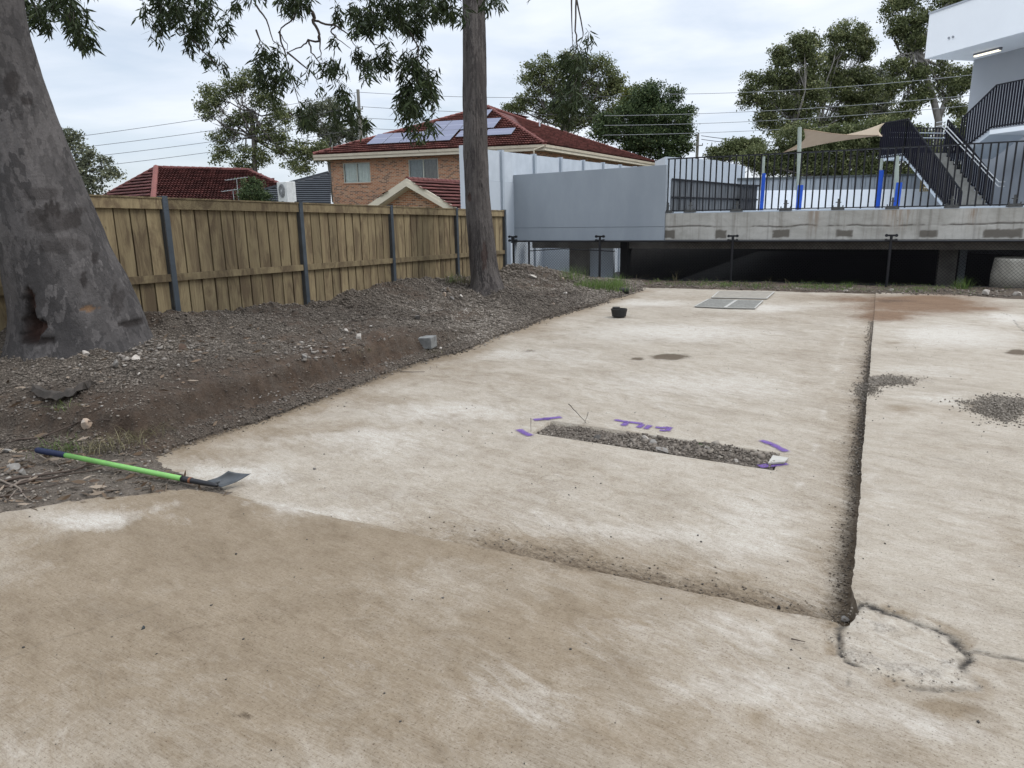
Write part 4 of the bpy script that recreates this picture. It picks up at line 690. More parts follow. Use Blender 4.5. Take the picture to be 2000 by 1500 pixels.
# ------------------------------------------------------------------ white building with the outside stair
D1 = np.array(ray(645, 432)); D1[2] = 0; D1 /= np.linalg.norm(D1); D2 = np.array([D1[1], -D1[0], 0]); UP = np.array([0, 0, 1.])
BD = 30.; K = atd(1806, 115, BD); Kt = atd(1808.5, 33, BD); zS = K[2]; zP = Kt[2]
bld = thing('white_building', (K[0], K[1], zd), 'white rendered building with a deep overhanging roof at the top right', 'building')
def P2(o, a, b, z): p = np.array(o) + D1 * a + D2 * b; return (p[0], p[1], z)
Wc = onplane(1902, 117, (0, 0, zS), UP); woff = float((Wc - K) @ D2); wa = float((Wc - K) @ D1)
MB().prism([P2(K, 0, 0, zS), P2(K, -22, 0, zS), P2(K, -22, 14, zS), P2(K, 0, 14, zS)], (0, 0, zP - zS)).build('parapet', WHITEB, bld)
MB().prism([P2(K, .03, -.03, zP), P2(K, -22, -.03, zP), P2(K, -22, 14, zP), P2(K, .03, 14, zP)], (0, 0, .07)).build('coping', simple('grey_coping', (.42, .44, .47), (.38, .40, .43), 2, .6), bld)
MB().prism([P2(K, wa, woff, -.2), P2(K, -22, woff, -.2), P2(K, -22, 13.8, -.2), P2(K, wa, 13.8, -.2)], (0, 0, zS - .004 + .2)).build('wall', simple('stair_wall_render', (.40, .415, .44), (.37, .385, .41), .5, .8), bld)
E0 = onplane(1902, 99, (0, 0, zS), UP)
lp = onplane(1929, 98.5, (0, 0, zS), UP); la = float((lp - K) @ D1); lb = float((lp - K) @ D2)
fx = MB().prism([P2(K, la + .62, lb - .06, zS - .11), P2(K, la - .62, lb - .06, zS - .11), P2(K, la - .62, lb + .06, zS - .11), P2(K, la + .62, lb + .06, zS - .11)], (0, 0, .108)).build('ceiling_light', simple('lamp_housing', (.22, .22, .24)), bld)
LM = NT('lit_diffuser'); LM.b.inputs['Emission Color'].default_value = (1, .93, .70, 1); LM.b.inputs['Emission Strength'].default_value = 1.1; LM.done((.8, .78, .7), .5)
dx = MB().prism([P2(K, la + .58, lb - .068, zS - .135), P2(K, la - .58, lb - .068, zS - .135), P2(K, la - .58, lb + .05, zS - .135), P2(K, la + .58, lb + .05, zS - .135)], (0, 0, .055)).build('diffuser', LM.m, fx)
for px, py in ((1854, 74), (1862, 72)):
    a = onplane(px, py, K, D2); MB().tube([a - D2 * .04, a + D2 * .01], .045, 10).build('wall_boss', simple('boss_grey', (.35, .36, .38)), bld)
# stair
DA = 29.; SA = atd(1766, 305, DA)
q = ray(1853, 406)[:2]; Mx = np.array([[q[0], D1[0]], [q[1], D1[1]]]); dl, tt = np.linalg.solve(Mx, SA[:2]); SB = atd(1853, 406, dl)   # SA = SB + D1*tt
run = abs(tt); WID = 1.95
stair = thing('outside_stair', (SB[0], SB[1], zd), 'concrete outside stair with black slat balustrades beside the white building', 'stairs')
zL = SA[2] + .12; STEPC = simple('stair_concrete', (.36, .35, .32), (.28, .27, .245), 4, .9, .004, 14)
nst = max(8, int(round((zL - zd) / .172))); r_ = (zL - zd) / nst; g_ = run / nst
for k in range(nst):
    a0 = k * g_; z1 = zd + (k + 1) * r_; MB().prism([P2(SB, a0, .06, z1 - r_ - .0), P2(SB, a0 + g_ * 1.25, .06, z1 - r_), P2(SB, a0 + g_ * 1.25, WID - .06, z1 - r_), P2(SB, a0, WID - .06, z1 - r_)], (0, 0, r_ - .003)).build('step', STEPC, stair)
LL = float(abs((onplane(1723, 305, SA, D2) - SA) @ D1)); LL = min(max(LL, 1.4), 4.5); WL2 = 3.9
MB().prism([P2(SA, 0, 0, zL - .2), P2(SA, LL, 0, zL - .2), P2(SA, LL, WL2, zL - .2), P2(SA, 0, WL2, zL - .2)], (0, 0, .2)).build('landing', WHITEP, stair)
def soff(o, a0, z0, a1, z1, b0, b1, th, nm, mat): MB().prism([P2(o, a0, b0, z0), P2(o, a1, b0, z1), P2(o, a1, b1, z1), P2(o, a0, b1, z0)], (0, 0, -th)).build(nm, mat, stair)
soff(SB, .12, zd + .02, run, zL - .12, .05, WID - .05, .14, 'flight_slab', WHITEP)
sl = MB().box(-.008, .008, -.038, .038, 0, 1).mesh('slat'); sl.materials.append(PURPM); so = WL[stair.name]; ang = math.atan2(D1[1], D1[0])
def balu(o, a0, zb0, zt0, a1, zb1, zt1, b, dirn=D1, off=D2, sp=.105, rails=True, b2=0):
    o = np.array(o); L_ = abs(a1 - a0); n = int(L_ / sp); an = math.atan2(dirn[1], dirn[0])
    for k in range(n + 1):
        t = k / max(n, 1); p = o + dirn * (a0 + (a1 - a0) * t) + off * b; zb_, zt_ = zb0 + (zb1 - zb0) * t, zt0 + (zt1 - zt0) * t
        s = bpy.data.objects.new('slat', sl); COL.objects.link(s); s.parent = stair; s.location = (p[0] - so[0], p[1] - so[1], zb_ - so[2]); s.scale = (1, 1, zt_ - zb_); s.rotation_euler = (0, 0, an + math.pi / 2 + (math.pi / 2))
    if rails:
        for za_, zc_ in ((zb0 + .06, zb1 + .06), (zt0, zt1)):
            p = o + dirn * a0 + off * b; q = o + dirn * a1 + off * b; MB().bar((p[0], p[1], za_), (q[0], q[1], zc_), .05, .045).build('balustrade_rail', BLACKM, stair)
h1 = onplane(1781, 231, SA, D2)[2] - SA[2]; zt_l = onplane(1898, 351, SA, D2); 
hB = 1.42
a_t = float((onplane(1781, 231, SA, D2) - SB) @ D1); zt_t = onplane(1781, 231, SA, D2)[2]; a_b = float((zt_l - SB) @ D1)
# near balustrade: flight part, then the landing part
balu(SB, 0., zd + .02, zd + .02 + 1.12, run, SA[2], zt_t, 0)
balu(SB, -.5, zd + .02, zd + .65, 0, zd + .02, zd + 1.12, 0)
zl2 = onplane(1727, 239, SA, D2)[2]; balu(SA, 0, SA[2], zt_t, LL, SA[2], zl2 * .3 + zt_t * .7, 0)
# far balustrade of the lower flight, handrails
balu(SB, 0, zd + .05, zd + 1.15, run, SA[2] + .05, zt_t, WID)
for dz in (0, -.16):
    p = SB + D2 * (WID - .12) + D1 * (-.35); q = SB + D2 * (WID - .12) + D1 * (run + .15); MB().tube([(p[0] - D1[0] * .25, p[1] - D1[1] * .25, zd + .98 + dz), (p[0], p[1], zd + .98 + dz), (q[0], q[1], zt_t - .06 + dz), (q[0] + D1[0] * .3, q[1] + D1[1] * .3, zt_t - .06 + dz)], .022, 8).build('handrail', simple('stainless', (.55, .56, .56), (.5, .5, .5), 4, .3, met=.6), stair)
# back of the landing
pb = SA + D1 * LL; balu(pb, 0, SA[2] + .2, zt_t - .15, WL2, SA[2] + .2, zt_t - .15, 0, dirn=D2, off=D1, sp=.16)
for dz in (0, -.2): p, q = pb + D2 * .3 - D1 * .1, pb + D2 * 3.2 - D1 * .1; MB().tube([(p[0], p[1], zL + .95 + dz), (q[0], q[1], zL + .95 + dz)], .02, 6).build('handrail', WHITEP, stair)
# upper flight and upper landing
U0 = SA + D2 * (WID + .12); a0 = onplane(1916, 267, U0, D2); a1 = onplane(1943, 250, U0, D2); t1 = onplane(1947, 166, U0, D2); t0 = onplane(1880, 231, U0, D2); e1 = onplane(2000, 240, U0, D2)
f = lambda p: float((p - U0) @ D1)
aU = f(t1); balu(U0, min(0., f(t0)), t0[2] - 1.35, t0[2], aU, a1[2], t1[2], 0, sp=.115); balu(U0, aU, a1[2], t1[2], aU - 5.5, a1[2], t1[2], 0, sp=.115)
soff(U0, f(t0), t0[2] - 1.40, aU, a1[2] - .02, .03, 1.75, .16, 'flight_slab', WHITEP)
soff(U0, aU, a1[2] - .06, aU - 6, a1[2] - .06, -.05, 1.8, .16, 'upper_landing', WHITEB)
# ochre lattice screen under the stair
A = onplane(1797, 372, SA + D2 * 1.0, D2); B = onplane(1826, 372, SA + D2 * 1.0, D2); zt3 = onplane(1800, 343, SA + D2 * 1.0, D2)[2]
la_ = MB(); nL = 9
OC = simple('ochre_metal', (.26, .19, .07), (.20, .14, .05), 5, .6); Lr = thing('lattice_screen', (B[0], B[1], zd), 'small ochre lattice screen behind the lower stair flight', 'screen')
d = B - A; d[2] = 0
for k in range(nL): p = A + d * (k / (nL - 1)); la_.bar((p[0], p[1], B[2]), (p[0] + d[0] * .0, p[1], zt3), .03, .03, up=tuple(d / np.linalg.norm(d)))
for k in range(8): z = B[2] + (zt3 - B[2]) * k / 7; la_.bar((A[0], A[1], z), (B[0], B[1], z), .05, .04)
la_.build('lattice', OC, Lr)
# ------------------------------------------------------------------ tall panelled boundary wall
NX = -8.9; A = onx(905, 284, NX); Bf = onx(1262, 327.5, NX)
nw = thing('panel_wall', (NX, A[1], -.3), 'tall pale panelled boundary wall running away behind the end of the paling fence', 'wall'); zN = lambda y: A[2] + (Bf[2] - A[2]) * (y - A[1]) / (Bf[1] - A[1])
PANEL = simple('pale_panel', (.52, .56, .60), (.44, .48, .52), 2.2, .7, .002, 30); PPOST = simple('panel_post', (.40, .44, .48), (.36, .40, .44), 2, .6)
ys_ = [A[1]] + [onx(p, 310, NX)[1] for p in (979, 1043, 1094.5, 1139, 1178, 1211.5)]; dlt = ys_[-1] - ys_[-2]; ys_ += [ys_[-1] + dlt * k for k in (1, 2, 3)]
zm = onx(975, 354, NX)[2]
for i, (a, b) in enumerate(zip(ys_[:-1], ys_[1:])):
    MB().prism([(NX - .05, a + .06, zm), (NX - .05, b - .06, zm), (NX - .05, b - .06, zN(b) - .03), (NX - .05, a + .06, zN(a) - .03)], (.04, 0, 0)).build('panel', PANEL, nw)
    MB().box(NX - .06, NX + .0, a + .06, b - .06, -.7, zm - .004).build('base_panel', LGREYP, nw)
for y in ys_: MB().box(NX - .09, NX + .06, y - .06, y + .06, -.7, zN(y)).build('post', WHITEP if y == ys_[0] else PPOST, nw)

# ------------------------------------------------------------------ tiled roofs
def m_tile(name, a, b):
    t = NT(name); v = t.map(); c = t.ramp(t.noise(v, 3.2, 7, .75), (.3, a), (.7, b)); c = t.mix(t.math('MULTIPLY', t.ramp(t.noise(v, .5, 6, .7), (.45, 0), (.7, 1)), .4), c, tuple(k * .6 for k in a)); at = t.n('VertexColor'); at.layer_name = 'tone'
    hv = t.n('HueSaturation'); s = t.n('SeparateColor'); t.l(at.outputs[0], s.inputs[0]); t.l(t.math('ADD', t.math('MULTIPLY', s.outputs[0], .8), .6), hv.inputs['Value']); t.l(c, hv.inputs['Color']); return t.done(hv.outputs[0], .85)
TILE = m_tile('red_roof_tile', (.175, .062, .050), (.115, .042, .036)); TILE2 = m_tile('maroon_roof_tile', (.130, .046, .040), (.090, .034, .030)); CREAM = simple('cream_paint', (.62, .56, .44), (.56, .50, .39), 2, .6); GUTTER = simple('cream_gutter', (.50, .44, .34), (.42, .36, .27), 3, .5)
def tile_roof(name, polys, mat, parent, tw=.33, tl=.33):
    V = []; Q = []; T = []
    for P in polys:             # P[0]->P[1] is the eave
        P = [np.array(p, float) for p in P]; u = P[1] - P[0]; u /= np.linalg.norm(u); n = np.cross(u, P[2] - P[0]); n /= np.linalg.norm(n); n = n if n[2] > 0 else -n; v = np.cross(n, u); v = v if v[2] > 0 else -v
        uv = [((p - P[0]) @ u, (p - P[0]) @ v) for p in P]; us_ = [a for a, b in uv]; vs_ = [b for a, b in uv]
        U, VV = np.meshgrid(np.arange(min(us_), max(us_), tw) + tw / 2, np.arange(0, max(vs_), tl)); U = U.ravel(); VV = VV.ravel(); ok = poly_sd(U, VV + tl / 2, uv) > -.06; U, VV = U[ok], VV[ok]
        prof = [(-.5, .0), (-.3, .028), (-.08, .002), (.2, .03), (.5, .0)]
        for uu, vv in zip(U, VV):
            b = len(V); o = P[0] + u * uu + v * vv
            for k, (du, dh) in enumerate(prof): V.append(o + u * du * tw + n * (dh + .10))
            for k, (du, dh) in enumerate(prof): V.append(o + u * du * tw + v * (tl * 1.02) + n * (dh + .012))
            for k, (du, dh) in enumerate(prof): V.append(o + u * du * tw + v * .09 + n * (dh * .5 + .012))
            Q += [(b + k, b + k + 1, b + k + 6, b + k + 5) for k in range(4)] + [(b + 10 + k, b + 11 + k, b + k + 1, b + k) for k in range(4)]; T += [RNG.random()] * 15
    me = np_mesh(name, np.array(V) - WL[parent.name], np.array(Q), False); vcol(me, 'tone', np.array(T)[:, None].repeat(3, 1)); o = link(name, me, mat, parent); o['kind'] = 'stuff'; WL[o.name] = WL[parent.name]; return o
def ridge_caps(lines, mat, parent, r=.13):
    b = MB()
    for p, q in lines:
        p, q = np.array(p, float), np.array(q, float); L_ = np.linalg.norm(q - p); n = int(L_ / .38); d = (q - p) / n
        for k in range(n): a = p + d * k; b.tube([a + [0, 0, .02], a + d * 1.05 + [0, 0, .045 - .03]], [r, r * .86], 8)
    o = b.build('ridge_caps', mat, parent); me = o.data; vcol(me, 'tone', np.full((len(me.vertices), 3), .7)); o['kind'] = 'stuff'
def m_brick():
    t = NT('orange_brickwork'); s = t.n('SeparateXYZ'); t.l(t.tc.outputs['Object'], s.inputs[0]); c = t.n('CombineXYZ'); t.l(s.outputs[0], c.inputs[0]); t.l(s.outputs[2], c.inputs[1])
    def br(c1, c2, mo, bias):
        o = t.n('TexBrick'); o.inputs['Scale'].default_value = 1; o.inputs['Brick Width'].default_value = .24; o.inputs['Row Height'].default_value = .082; o.inputs['Mortar Size'].default_value = .009; o.inputs['Bias'].default_value = bias; o.inputs['Color1'].default_value = (*c1, 1); o.inputs['Color2'].default_value = (*c2, 1); o.inputs['Mortar'].default_value = (*mo, 1); t.l(c.outputs[0], o.inputs[0]); return o
    a = br((.40, .185, .092), (.31, .13, .062), (.46, .37, .28), 0); b_ = br((0, 0, 0), (1, 1, 1), (0, 0, 0), -.0)
    dk = t.ramp(b_.outputs[0], (.70, 0), (.74, .9)); col = t.mix(dk, a.outputs[0], (.15, .085, .055)); lt = t.ramp(b_.outputs[0], (.18, 1), (.22, 0)); lm = t.math('MULTIPLY', lt, t.math('SUBTRACT', 1., a.outputs[1])); col = t.mix(lm, col, (.38, .215, .125)); t.bump(a.outputs[1], .006, -.6); return t.done(col, .85)
BRICK = m_brick()
def wall_local(name, p0, p1, z0, z1, mat, parent, holes=(), th=.11, outside=None):
    p0 = np.array(p0, float); p1 = np.array(p1, float); d = (p1 - p0)[:2]; L_ = np.linalg.norm(d); an = math.atan2(d[1], d[0]); b = MB(); cuts = sorted(holes); x = 0
    for h0, h1, a, c in cuts: b.box(x, h0, 0, th, 0, z1 - z0); b.box(h0, h1, 0, th, 0, a - z0); b.box(h0, h1, 0, th, c - z0, z1 - z0); x = h1
    b.box(x, L_, 0, th, 0, z1 - z0); o = link(name, b.mesh(name), mat, parent); w = WL[parent.name]; o.location = (p0[0] - w[0], p0[1] - w[1], z0 - w[2]); o.rotation_euler = (0, 0, an); WL[o.name] = None; return o, d / L_, L_
ZE = 5.62; FL, FR, BR = onz(612, 302, ZE), onz(1064, 281, ZE), onz(1284, 318.5, ZE); BLc = FL + BR - FR
house = thing('brick_house', ((FL + FR) / 2 * [1, 1, 0] + [0, 0, -.7]), 'two storey orange brick house with red tiled hip roof and solar panels', 'house')
uf = (FR - FL) / np.linalg.norm(FR - FL); us = (BR - FR) / np.linalg.norm(BR - FR); Wd = np.linalg.norm(FR - FL)
mid = (FL + FR) / 2; A1 = mid + us * Wd * .47; q = ray(953, 209); t_ = np.dot(A1[:2] - CP[:2], q[:2]) / np.dot(q[:2], q[:2]); A1 = CP + q * t_; rise = A1[2] - ZE
mb = (BLc + BR) / 2; A2 = mb - us * Wd * .42; A2[2] = A1[2] - .3; A1r = A1
if (A2 - A1) @ us < .5: A2 = A1 + us * .8
rf = tile_roof('roof', [(FL, FR, A1), (FR, BR, A2, A1), (BLc, FL, A1, A2), (BR, BLc, A2)], TILE, house)
und = MB(); und.add([FL, FR, BR, BLc, A1 - [0, 0, .03], A2 - [0, 0, .03]], [(0, 1, 4), (1, 2, 5, 4), (3, 0, 4, 5), (2, 3, 5), (0, 3, 2, 1)]); u_ = und.build('roof_deck', TILE2, house); vcol(u_.data, 'tone', np.full((6, 3), .3))
ridge_caps([(FL, A1), (FR, A1), (A1, A2), (A2, BR)], TILE, house)
for a, b in ((FL, FR), (FR, BR), (BLc, FL)):
    MB().bar(a - [0, 0, .10] + (0, 0, 0), b - [0, 0, .10], .14, .15).build('gutter', GUTTER, house); MB().bar(a - [0, 0, .26], b - [0, 0, .26], .03, .16).build('fascia', CREAM, house)
inn = .55; c0 = FL + uf * inn * 1.3 + us * inn; c1 = FR - uf * inn + us * inn; c2 = BR - uf * inn - us * inn; c3 = BLc + uf * inn - us * inn
nf = np.array([uf[1], -uf[0], 0])
def onwall(px, py): return onplane(px, py, c0, nf)
def hole(px0, py0, px1, py1): a, b = onwall(px0, py1), onwall(px1, py0); return ((a - c0) @ uf, (b - c0) @ uf, a[2], b[2])
W1, W2 = hole(672, 316.5, 722, 358), hole(799, 309, 855, 352); Lf = np.linalg.norm((c1 - c0)[:2])
wl_, _, _ = wall_local('front_wall', c0, c1, -.7, ZE - .2, BRICK, house, [W1, W2]); wall_local('side_wall', c1, c2, -.7, ZE - .25, BRICK, house); wall_local('rear_wall', c2, c3, -.7, ZE - .25, BRICK, house); wall_local('side_wall', c3, c0, -.7, ZE - .25, BRICK, house)
ZD = np.array([0, 0, 1.]); soffm = simple('soffit_board', (.40, .36, .30))
MB().prism([FL + uf * .1 + us * .1 - ZD * .34, FR - uf * .1 + us * .1 - ZD * .34, BR - uf * .1 - ZD * .34, BLc + uf * .1 - ZD * .34], (0, 0, .03)).build('soffit', soffm, house)
ALU = simple('cream_window_frame', (.50, .50, .42), (.45, .45, .38), 3, .4)
def m_pane(name, tint):
    t = NT(name); g = t.n('BsdfGlossy'); g.inputs['Roughness'].default_value = .03; g.inputs[0].default_value = (.9, .95, 1, 1); tr = t.n('BsdfTransparent'); tr.inputs[0].default_value = (*tint, 1); mx_ = t.n('MixShader'); mx_.inputs[0].default_value = .035; t.l(tr.outputs[0], mx_.inputs[1]); t.l(g.outputs[0], mx_.inputs[2]); t.l(mx_.outputs[0], t.t.nodes['Material Output'].inputs[0]); return t.m
PANE = m_pane('window_pane', (.93, .95, .94)); CURT = simple('pale_curtain', (.72, .74, .69), (.60, .62, .58), 6, .9); CURT2 = simple('taupe_curtain', (.24, .205, .18), (.19, .16, .14), 6, .9); DARKIN = simple('dark_room', (.03, .03, .03)); SILLB = BRICK
def window(h, cl, cr, gap):
    x0, x1, z0, z1 = h; o = c0 - nf * .0; P = lambda x, z, d=0: c0 * [1, 1, 0] + uf * x + ZD * z - nf * (-.0) + nf * d
    # nf points towards the camera; the wall body lies behind it
    f = MB(); w = .05
    for a, b, c, d in ((x0, x1, z0, z0 + w), (x0, x1, z1 - w, z1), (x0, x0 + w, z0 + w, z1 - w), (x1 - w, x1, z0 + w, z1 - w), ((x0 + x1) / 2 - .03, (x0 + x1) / 2 + .03, z0 + w, z1 - w)): f.prism([P(a, c, -.09), P(b, c, -.09), P(b, d, -.09), P(a, d, -.09)], nf * .06)
    fo = f.build('window', ALU, house)
    MB().prism([P(x0, z0, -.07), P(x1, z0, -.07), P(x1, z1, -.07), P(x0, z1, -.07)], nf * .004).build('pane', PANE, fo)
    for (a, b, m_) in ((x0 + .03, (x0 + x1) / 2 - gap[0], cl), ((x0 + x1) / 2 + gap[1], x1 - gap[2], cr)):
        n = 40; V = []; 
        for k in range(n + 1):
            x = a + (b - a) * k / n; d = -.22 + .03 * math.sin(k * 1.9) + .015 * math.sin(k * .9 + 1)
            V += [P(x + .1 * 0, z0 - .02, d), P(x, z1, d)]
        MB().add(V, [(2 * k, 2 * k + 2, 2 * k + 3, 2 * k + 1) for k in range(n)]).build('curtain', m_, fo)
    MB().prism([P(x0 - .02, z0 - .1, -.8), P(x1 + .02, z0 - .1, -.8), P(x1 + .02, z1 + .1, -.8), P(x0 - .02, z1 + .1, -.8)], nf * .01).build('room_back', DARKIN, fo)
    MB().prism([P(x0 - .08, z0 - .09, .0), P(x1 + .08, z0 - .09, .0), P(x1 + .08, z0 - .003, .0), P(x0 - .08, z0 - .003, .0)], nf * .03).build('sill', simple('brick_sill', (.36, .18, .10), (.25, .13, .08), 20), fo)
# wall_local builds its body on the left of p0->p1, i.e. away from the camera for the front wall
window(W1, CURT, CURT, (.10, .0, .12)); window(W2, simple('grey_blind', (.30, .31, .31)), CURT2, (.0, .0, .0))
for (px, py) in ((1043, 290), (1146, 305), (1260, 322)):
    s_ = onplane(px, py + 4, c1, np.array([us[1], -us[0], 0])); MB().tube([s_ + ZD * .0, s_ - ZD * 5], .05, 8).build('downpipe', GUTTER, house)
for pa, pb_ in (((1063, 285), (1043, 293)), ((1165, 301), (1146, 307))): a = onplane(pa[0], pa[1], FR, np.array([us[1], -us[0], 0])); b = onplane(pb_[0], pb_[1], c1, np.array([us[1], -us[0], 0])); MB().tube([a, b], .05, 8).build('downpipe', GUTTER, house)
nrf = np.cross(FR - FL, A1 - FL); nrf /= np.linalg.norm(nrf); nrf = nrf if nrf[2] > 0 else -nrf
nrs = np.cross(BR - FR, A1 - FR); nrs /= np.linalg.norm(nrs); nrs = nrs if nrs[2] > 0 else -nrs
vp = onplane(1054, 247, FR, nrs); MB().tube([vp, vp + ZD * .42], .05, 8).build('vent_pipe', WHITEP, house)
# solar panels on the front slope: rows of rectangles in the slope's own frame
SOL = NT('solar_glass'); st_ = SOL.map((1, 1, 1), src='UV'); bk_ = SOL.n('TexBrick'); bk_.offset = 0; bk_.inputs['Scale'].default_value = 1; bk_.inputs['Brick Width'].default_value = 1.; bk_.inputs['Row Height'].default_value = .5; bk_.inputs['Mortar Size'].default_value = .010; bk_.inputs['Color1'].default_value = (.10, .107, .165, 1); bk_.inputs['Color2'].default_value = (.115, .12, .18, 1); bk_.inputs['Mortar'].default_value = (.30, .32, .38, 1); SOL.l(st_, bk_.inputs[0])
SOL.b.inputs['Coat Weight'].default_value = 0; SOL.b.inputs['Specular IOR Level'].default_value = .35; SOL.done(bk_.outputs[0], .45); SFR = simple('solar_frame', (.16, .17, .19), met=.5, rough=.4)
vf = np.cross(nrf, uf); vf = vf if vf[2] > 0 else -vf
def rp(px, py): p = onplane(px, py, FL, nrf); return (p - FL) @ uf, (p - FL) @ vf
rows = [((688, 288), (905, 276), 0)]
pa = rp(686, 288); pbm = rp(905, 277); vtop = rp(840, 226)
def solar(x, y, w, h):
    P = lambda a, b, e: FL + uf * a + vf * b + nrf * e; o = MB().prism([P(x, y, .13), P(x + w, y, .13), P(x + w, y + h, .13), P(x, y + h, .13)], nrf * .035).build('solar_panel', SFR, rf)
    g = MB(); m_ = .02; g.add([P(x + m_, y + m_, .169), P(x + w - m_, y + m_, .169), P(x + w - m_, y + h - m_, .169), P(x + m_, y + h - m_, .169)], [(0, 1, 2, 3)]); me = g.mesh('glass', WL[house.name]); uvl = me.uv_layers.new(); 
    for k, c in enumerate(((0, 0), (1, 0), (1, 1), (0, 1))): uvl.data[k].uv = c
    me.materials.append(SOL.m); bpy.data.meshes.remove(o.data) if False else None
    return o, me
from math import floor
PW, PH = 1.06, 1.78; x00, y00 = pa
def put(x, y, w=PW, h=PH):
    o, me = solar(x, y, w, h); o.data.materials.append(SOL.m); bm_uv = o.data.uv_layers.new()
    for p in o.data.polygons:
        c = np.array([o.data.vertices[i].co[:] for i in p.vertices]) + WL[house.name]; n_ = np.array(p.normal[:]); 
        if n_ @ nrf > .9:
            p.material_index = 1
            for li in p.loop_indices:
                q_ = np.array(o.data.vertices[o.data.loops[li].vertex_index].co[:]) + WL[house.name] - FL; a, b = (q_ @ uf - x) / w, (q_ @ vf - y) / h; bm_uv.data[li].uv = (.006 + a * .99, .006 + b * .99)
ncol = int((pbm[0] + .6 - x00) / (PW + .045)); ntop = 3
for r in range(4):
    y = y00 + r * (PH + .045)
    for c in range(ncol + 3):
        x = x00 + c * (PW + .045); cxm = x + PW / 2; top = y + PH
        # stay inside the slope on both hips
        hipL = (A1 - FL) @ uf / ((A1 - FL) @ vf); lim = top * hipL + .35; limR = Wd - top * (Wd - (A1 - FL) @ uf) / ((A1 - FL) @ vf) - .35
        if x > lim - .45 and x + PW < limR - (-.5 if r else 2.6) and not (r == 3): put(x, y)
p_ = rp(958, 269); q_ = rp(993, 250); put(p_[0] - .4, p_[1], PH * .95, PW); put(p_[0] - .4 - PH, p_[1], PH * .95, PW)
# satellite dish
sp0 = rp(648, 296); P0 = FL + uf * sp0[0] + vf * sp0[1]; Dd = np.array([-.75, -.6, .35]); Dd /= np.linalg.norm(Dd); ctr = P0 + ZD * .55; a = np.cross(Dd, ZD); a /= np.linalg.norm(a); b = np.cross(a, Dd)
dish = thing('satellite_dish', P0, 'dark satellite dish on the left corner of the red roof', 'satellite dish'); m_ = MB(); V = []; rr = [0.02, .15, .27, .36]
for k, r in enumerate(rr):
    for j in range(20): t_ = 2 * math.pi * j / 20; V.append(ctr + a * r * math.cos(t_) + b * r * math.sin(t_) * 1.05 + Dd * (r * r * .6))
m_.add(V, [(k * 20 + j, k * 20 + (j + 1) % 20, (k + 1) * 20 + (j + 1) % 20, (k + 1) * 20 + j) for k in range(3) for j in range(20)]); dk_ = m_.build('dish', simple('dark_mesh_dish', (.05, .055, .06)), dish)
MB().tube([P0, ctr - Dd * .1], .025, 6).build('mast', GALV, dish); MB().tube([ctr + b * -.36, ctr + Dd * .4], .012, 5).build('feed_arm', GALV, dish)
# front gable of the lower roof
G = atd(795, 351, 33.5); sl_ = .56; hw = 3.3; gd = us * 6.5; gb = thing('gable_roof', G * [1, 1, 0] + [0, 0, -.7], 'low red tiled gable roof with wide cream barge boards in front of the brick house', 'roof')
Lp, Rp = G - uf * hw - ZD * hw * sl_, G + uf * hw - ZD * hw * sl_
tile_roof('roof', [(Lp + gd, Lp - us * .0, G, G + gd), (Rp, Rp + gd, G + gd, G)], TILE2, gb); u_ = MB().prism([Lp - ZD * .02 + us * .56, G - ZD * .02 + us * .56, Rp - ZD * .02 + us * .56], gd - us * .56).build('roof_deck', TILE2, gb); vcol(u_.data, 'tone', np.full((len(u_.data.vertices), 3), .3)); ridge_caps([(G, G + gd)], TILE2, gb)
for S in (Lp, Rp):
    dn = (S - G) / np.linalg.norm(S - G)
    MB().prism([G + ZD * .06, S + ZD * .06, S - ZD * .30, G - ZD * .30], -us * .06).build('barge_board', CREAM, gb); MB().prism([G - ZD * .10, S - ZD * .10, S - ZD * .30, G - ZD * .30], -us * .095).build('barge_trim', CREAM, gb)
    MB().prism([G - ZD * .30, S - ZD * .30, S - ZD * .33, G - ZD * .33], us * .45).build('eave_soffit', CREAM, gb)
an = math.atan2(uf[1], uf[0]); gw = MB(); h_ = hw * sl_; gw.prism([(-hw, 0, -h_ - 3), (hw, 0, -h_ - 3), (hw, 0, -h_ - .30), (0, 0, -.32), (-hw, 0, -h_ - .30)], (0, .1, 0)); o = link('gable_wall', gw.mesh('gable_wall'), BRICK, gb); w = WL[gb.name]; q = G + us * .42; o.location = tuple(q - w); o.rotation_euler = (0, 0, an)
# far left red hip roof
R1, R2, NCn, LC, RC = atd(305, 328, 40), atd(484, 333, 42), atd(297, 394, 35.2), atd(150, 396, 41), atd(640, 405, 37.5); zE = .5 * (NCn[2] + RC[2]) - .1
for p in (NCn, LC, RC): p[2] = zE
BK = RC + (LC - NCn); h2 = thing('red_roof_house', (NCn[0], NCn[1], -.7), 'low house showing only its maroon tiled hip roof above the paling fence', 'house')
_n = np.cross(RC - NCn, R2 - NCn); R1 = onplane(305, 328, NCn, _n); tile_roof('roof', [(NCn, RC, R2, R1), (LC, NCn, R1), (RC, BK, R2)], TILE2, h2); u_ = MB().add([NCn, RC, R2, R1, LC, BK], [(0, 1, 2, 3), (4, 0, 3), (1, 5, 2), (5, 4, 3, 2)]).build('roof_deck', TILE2, h2); vcol(u_.data, 'tone', np.full((6, 3), .2)); ridge_caps([(R1, NCn)], TILE, h2, .17); ridge_caps([(R1, R2), (LC, R1), (R2, RC)], TILE2, h2)
for a, b in ((NCn, RC), (LC, NCn)): a_ = a + (R1 * [1, 1, 0] - a * [1, 1, 0]) * .08; b_ = b + (R1 * [1, 1, 0] - b * [1, 1, 0]) * .08; wall_local('house_wall', (a_[0], a_[1], 0), (b_[0], b_[1], 0), -.7, zE - .05, BRICK, h2)
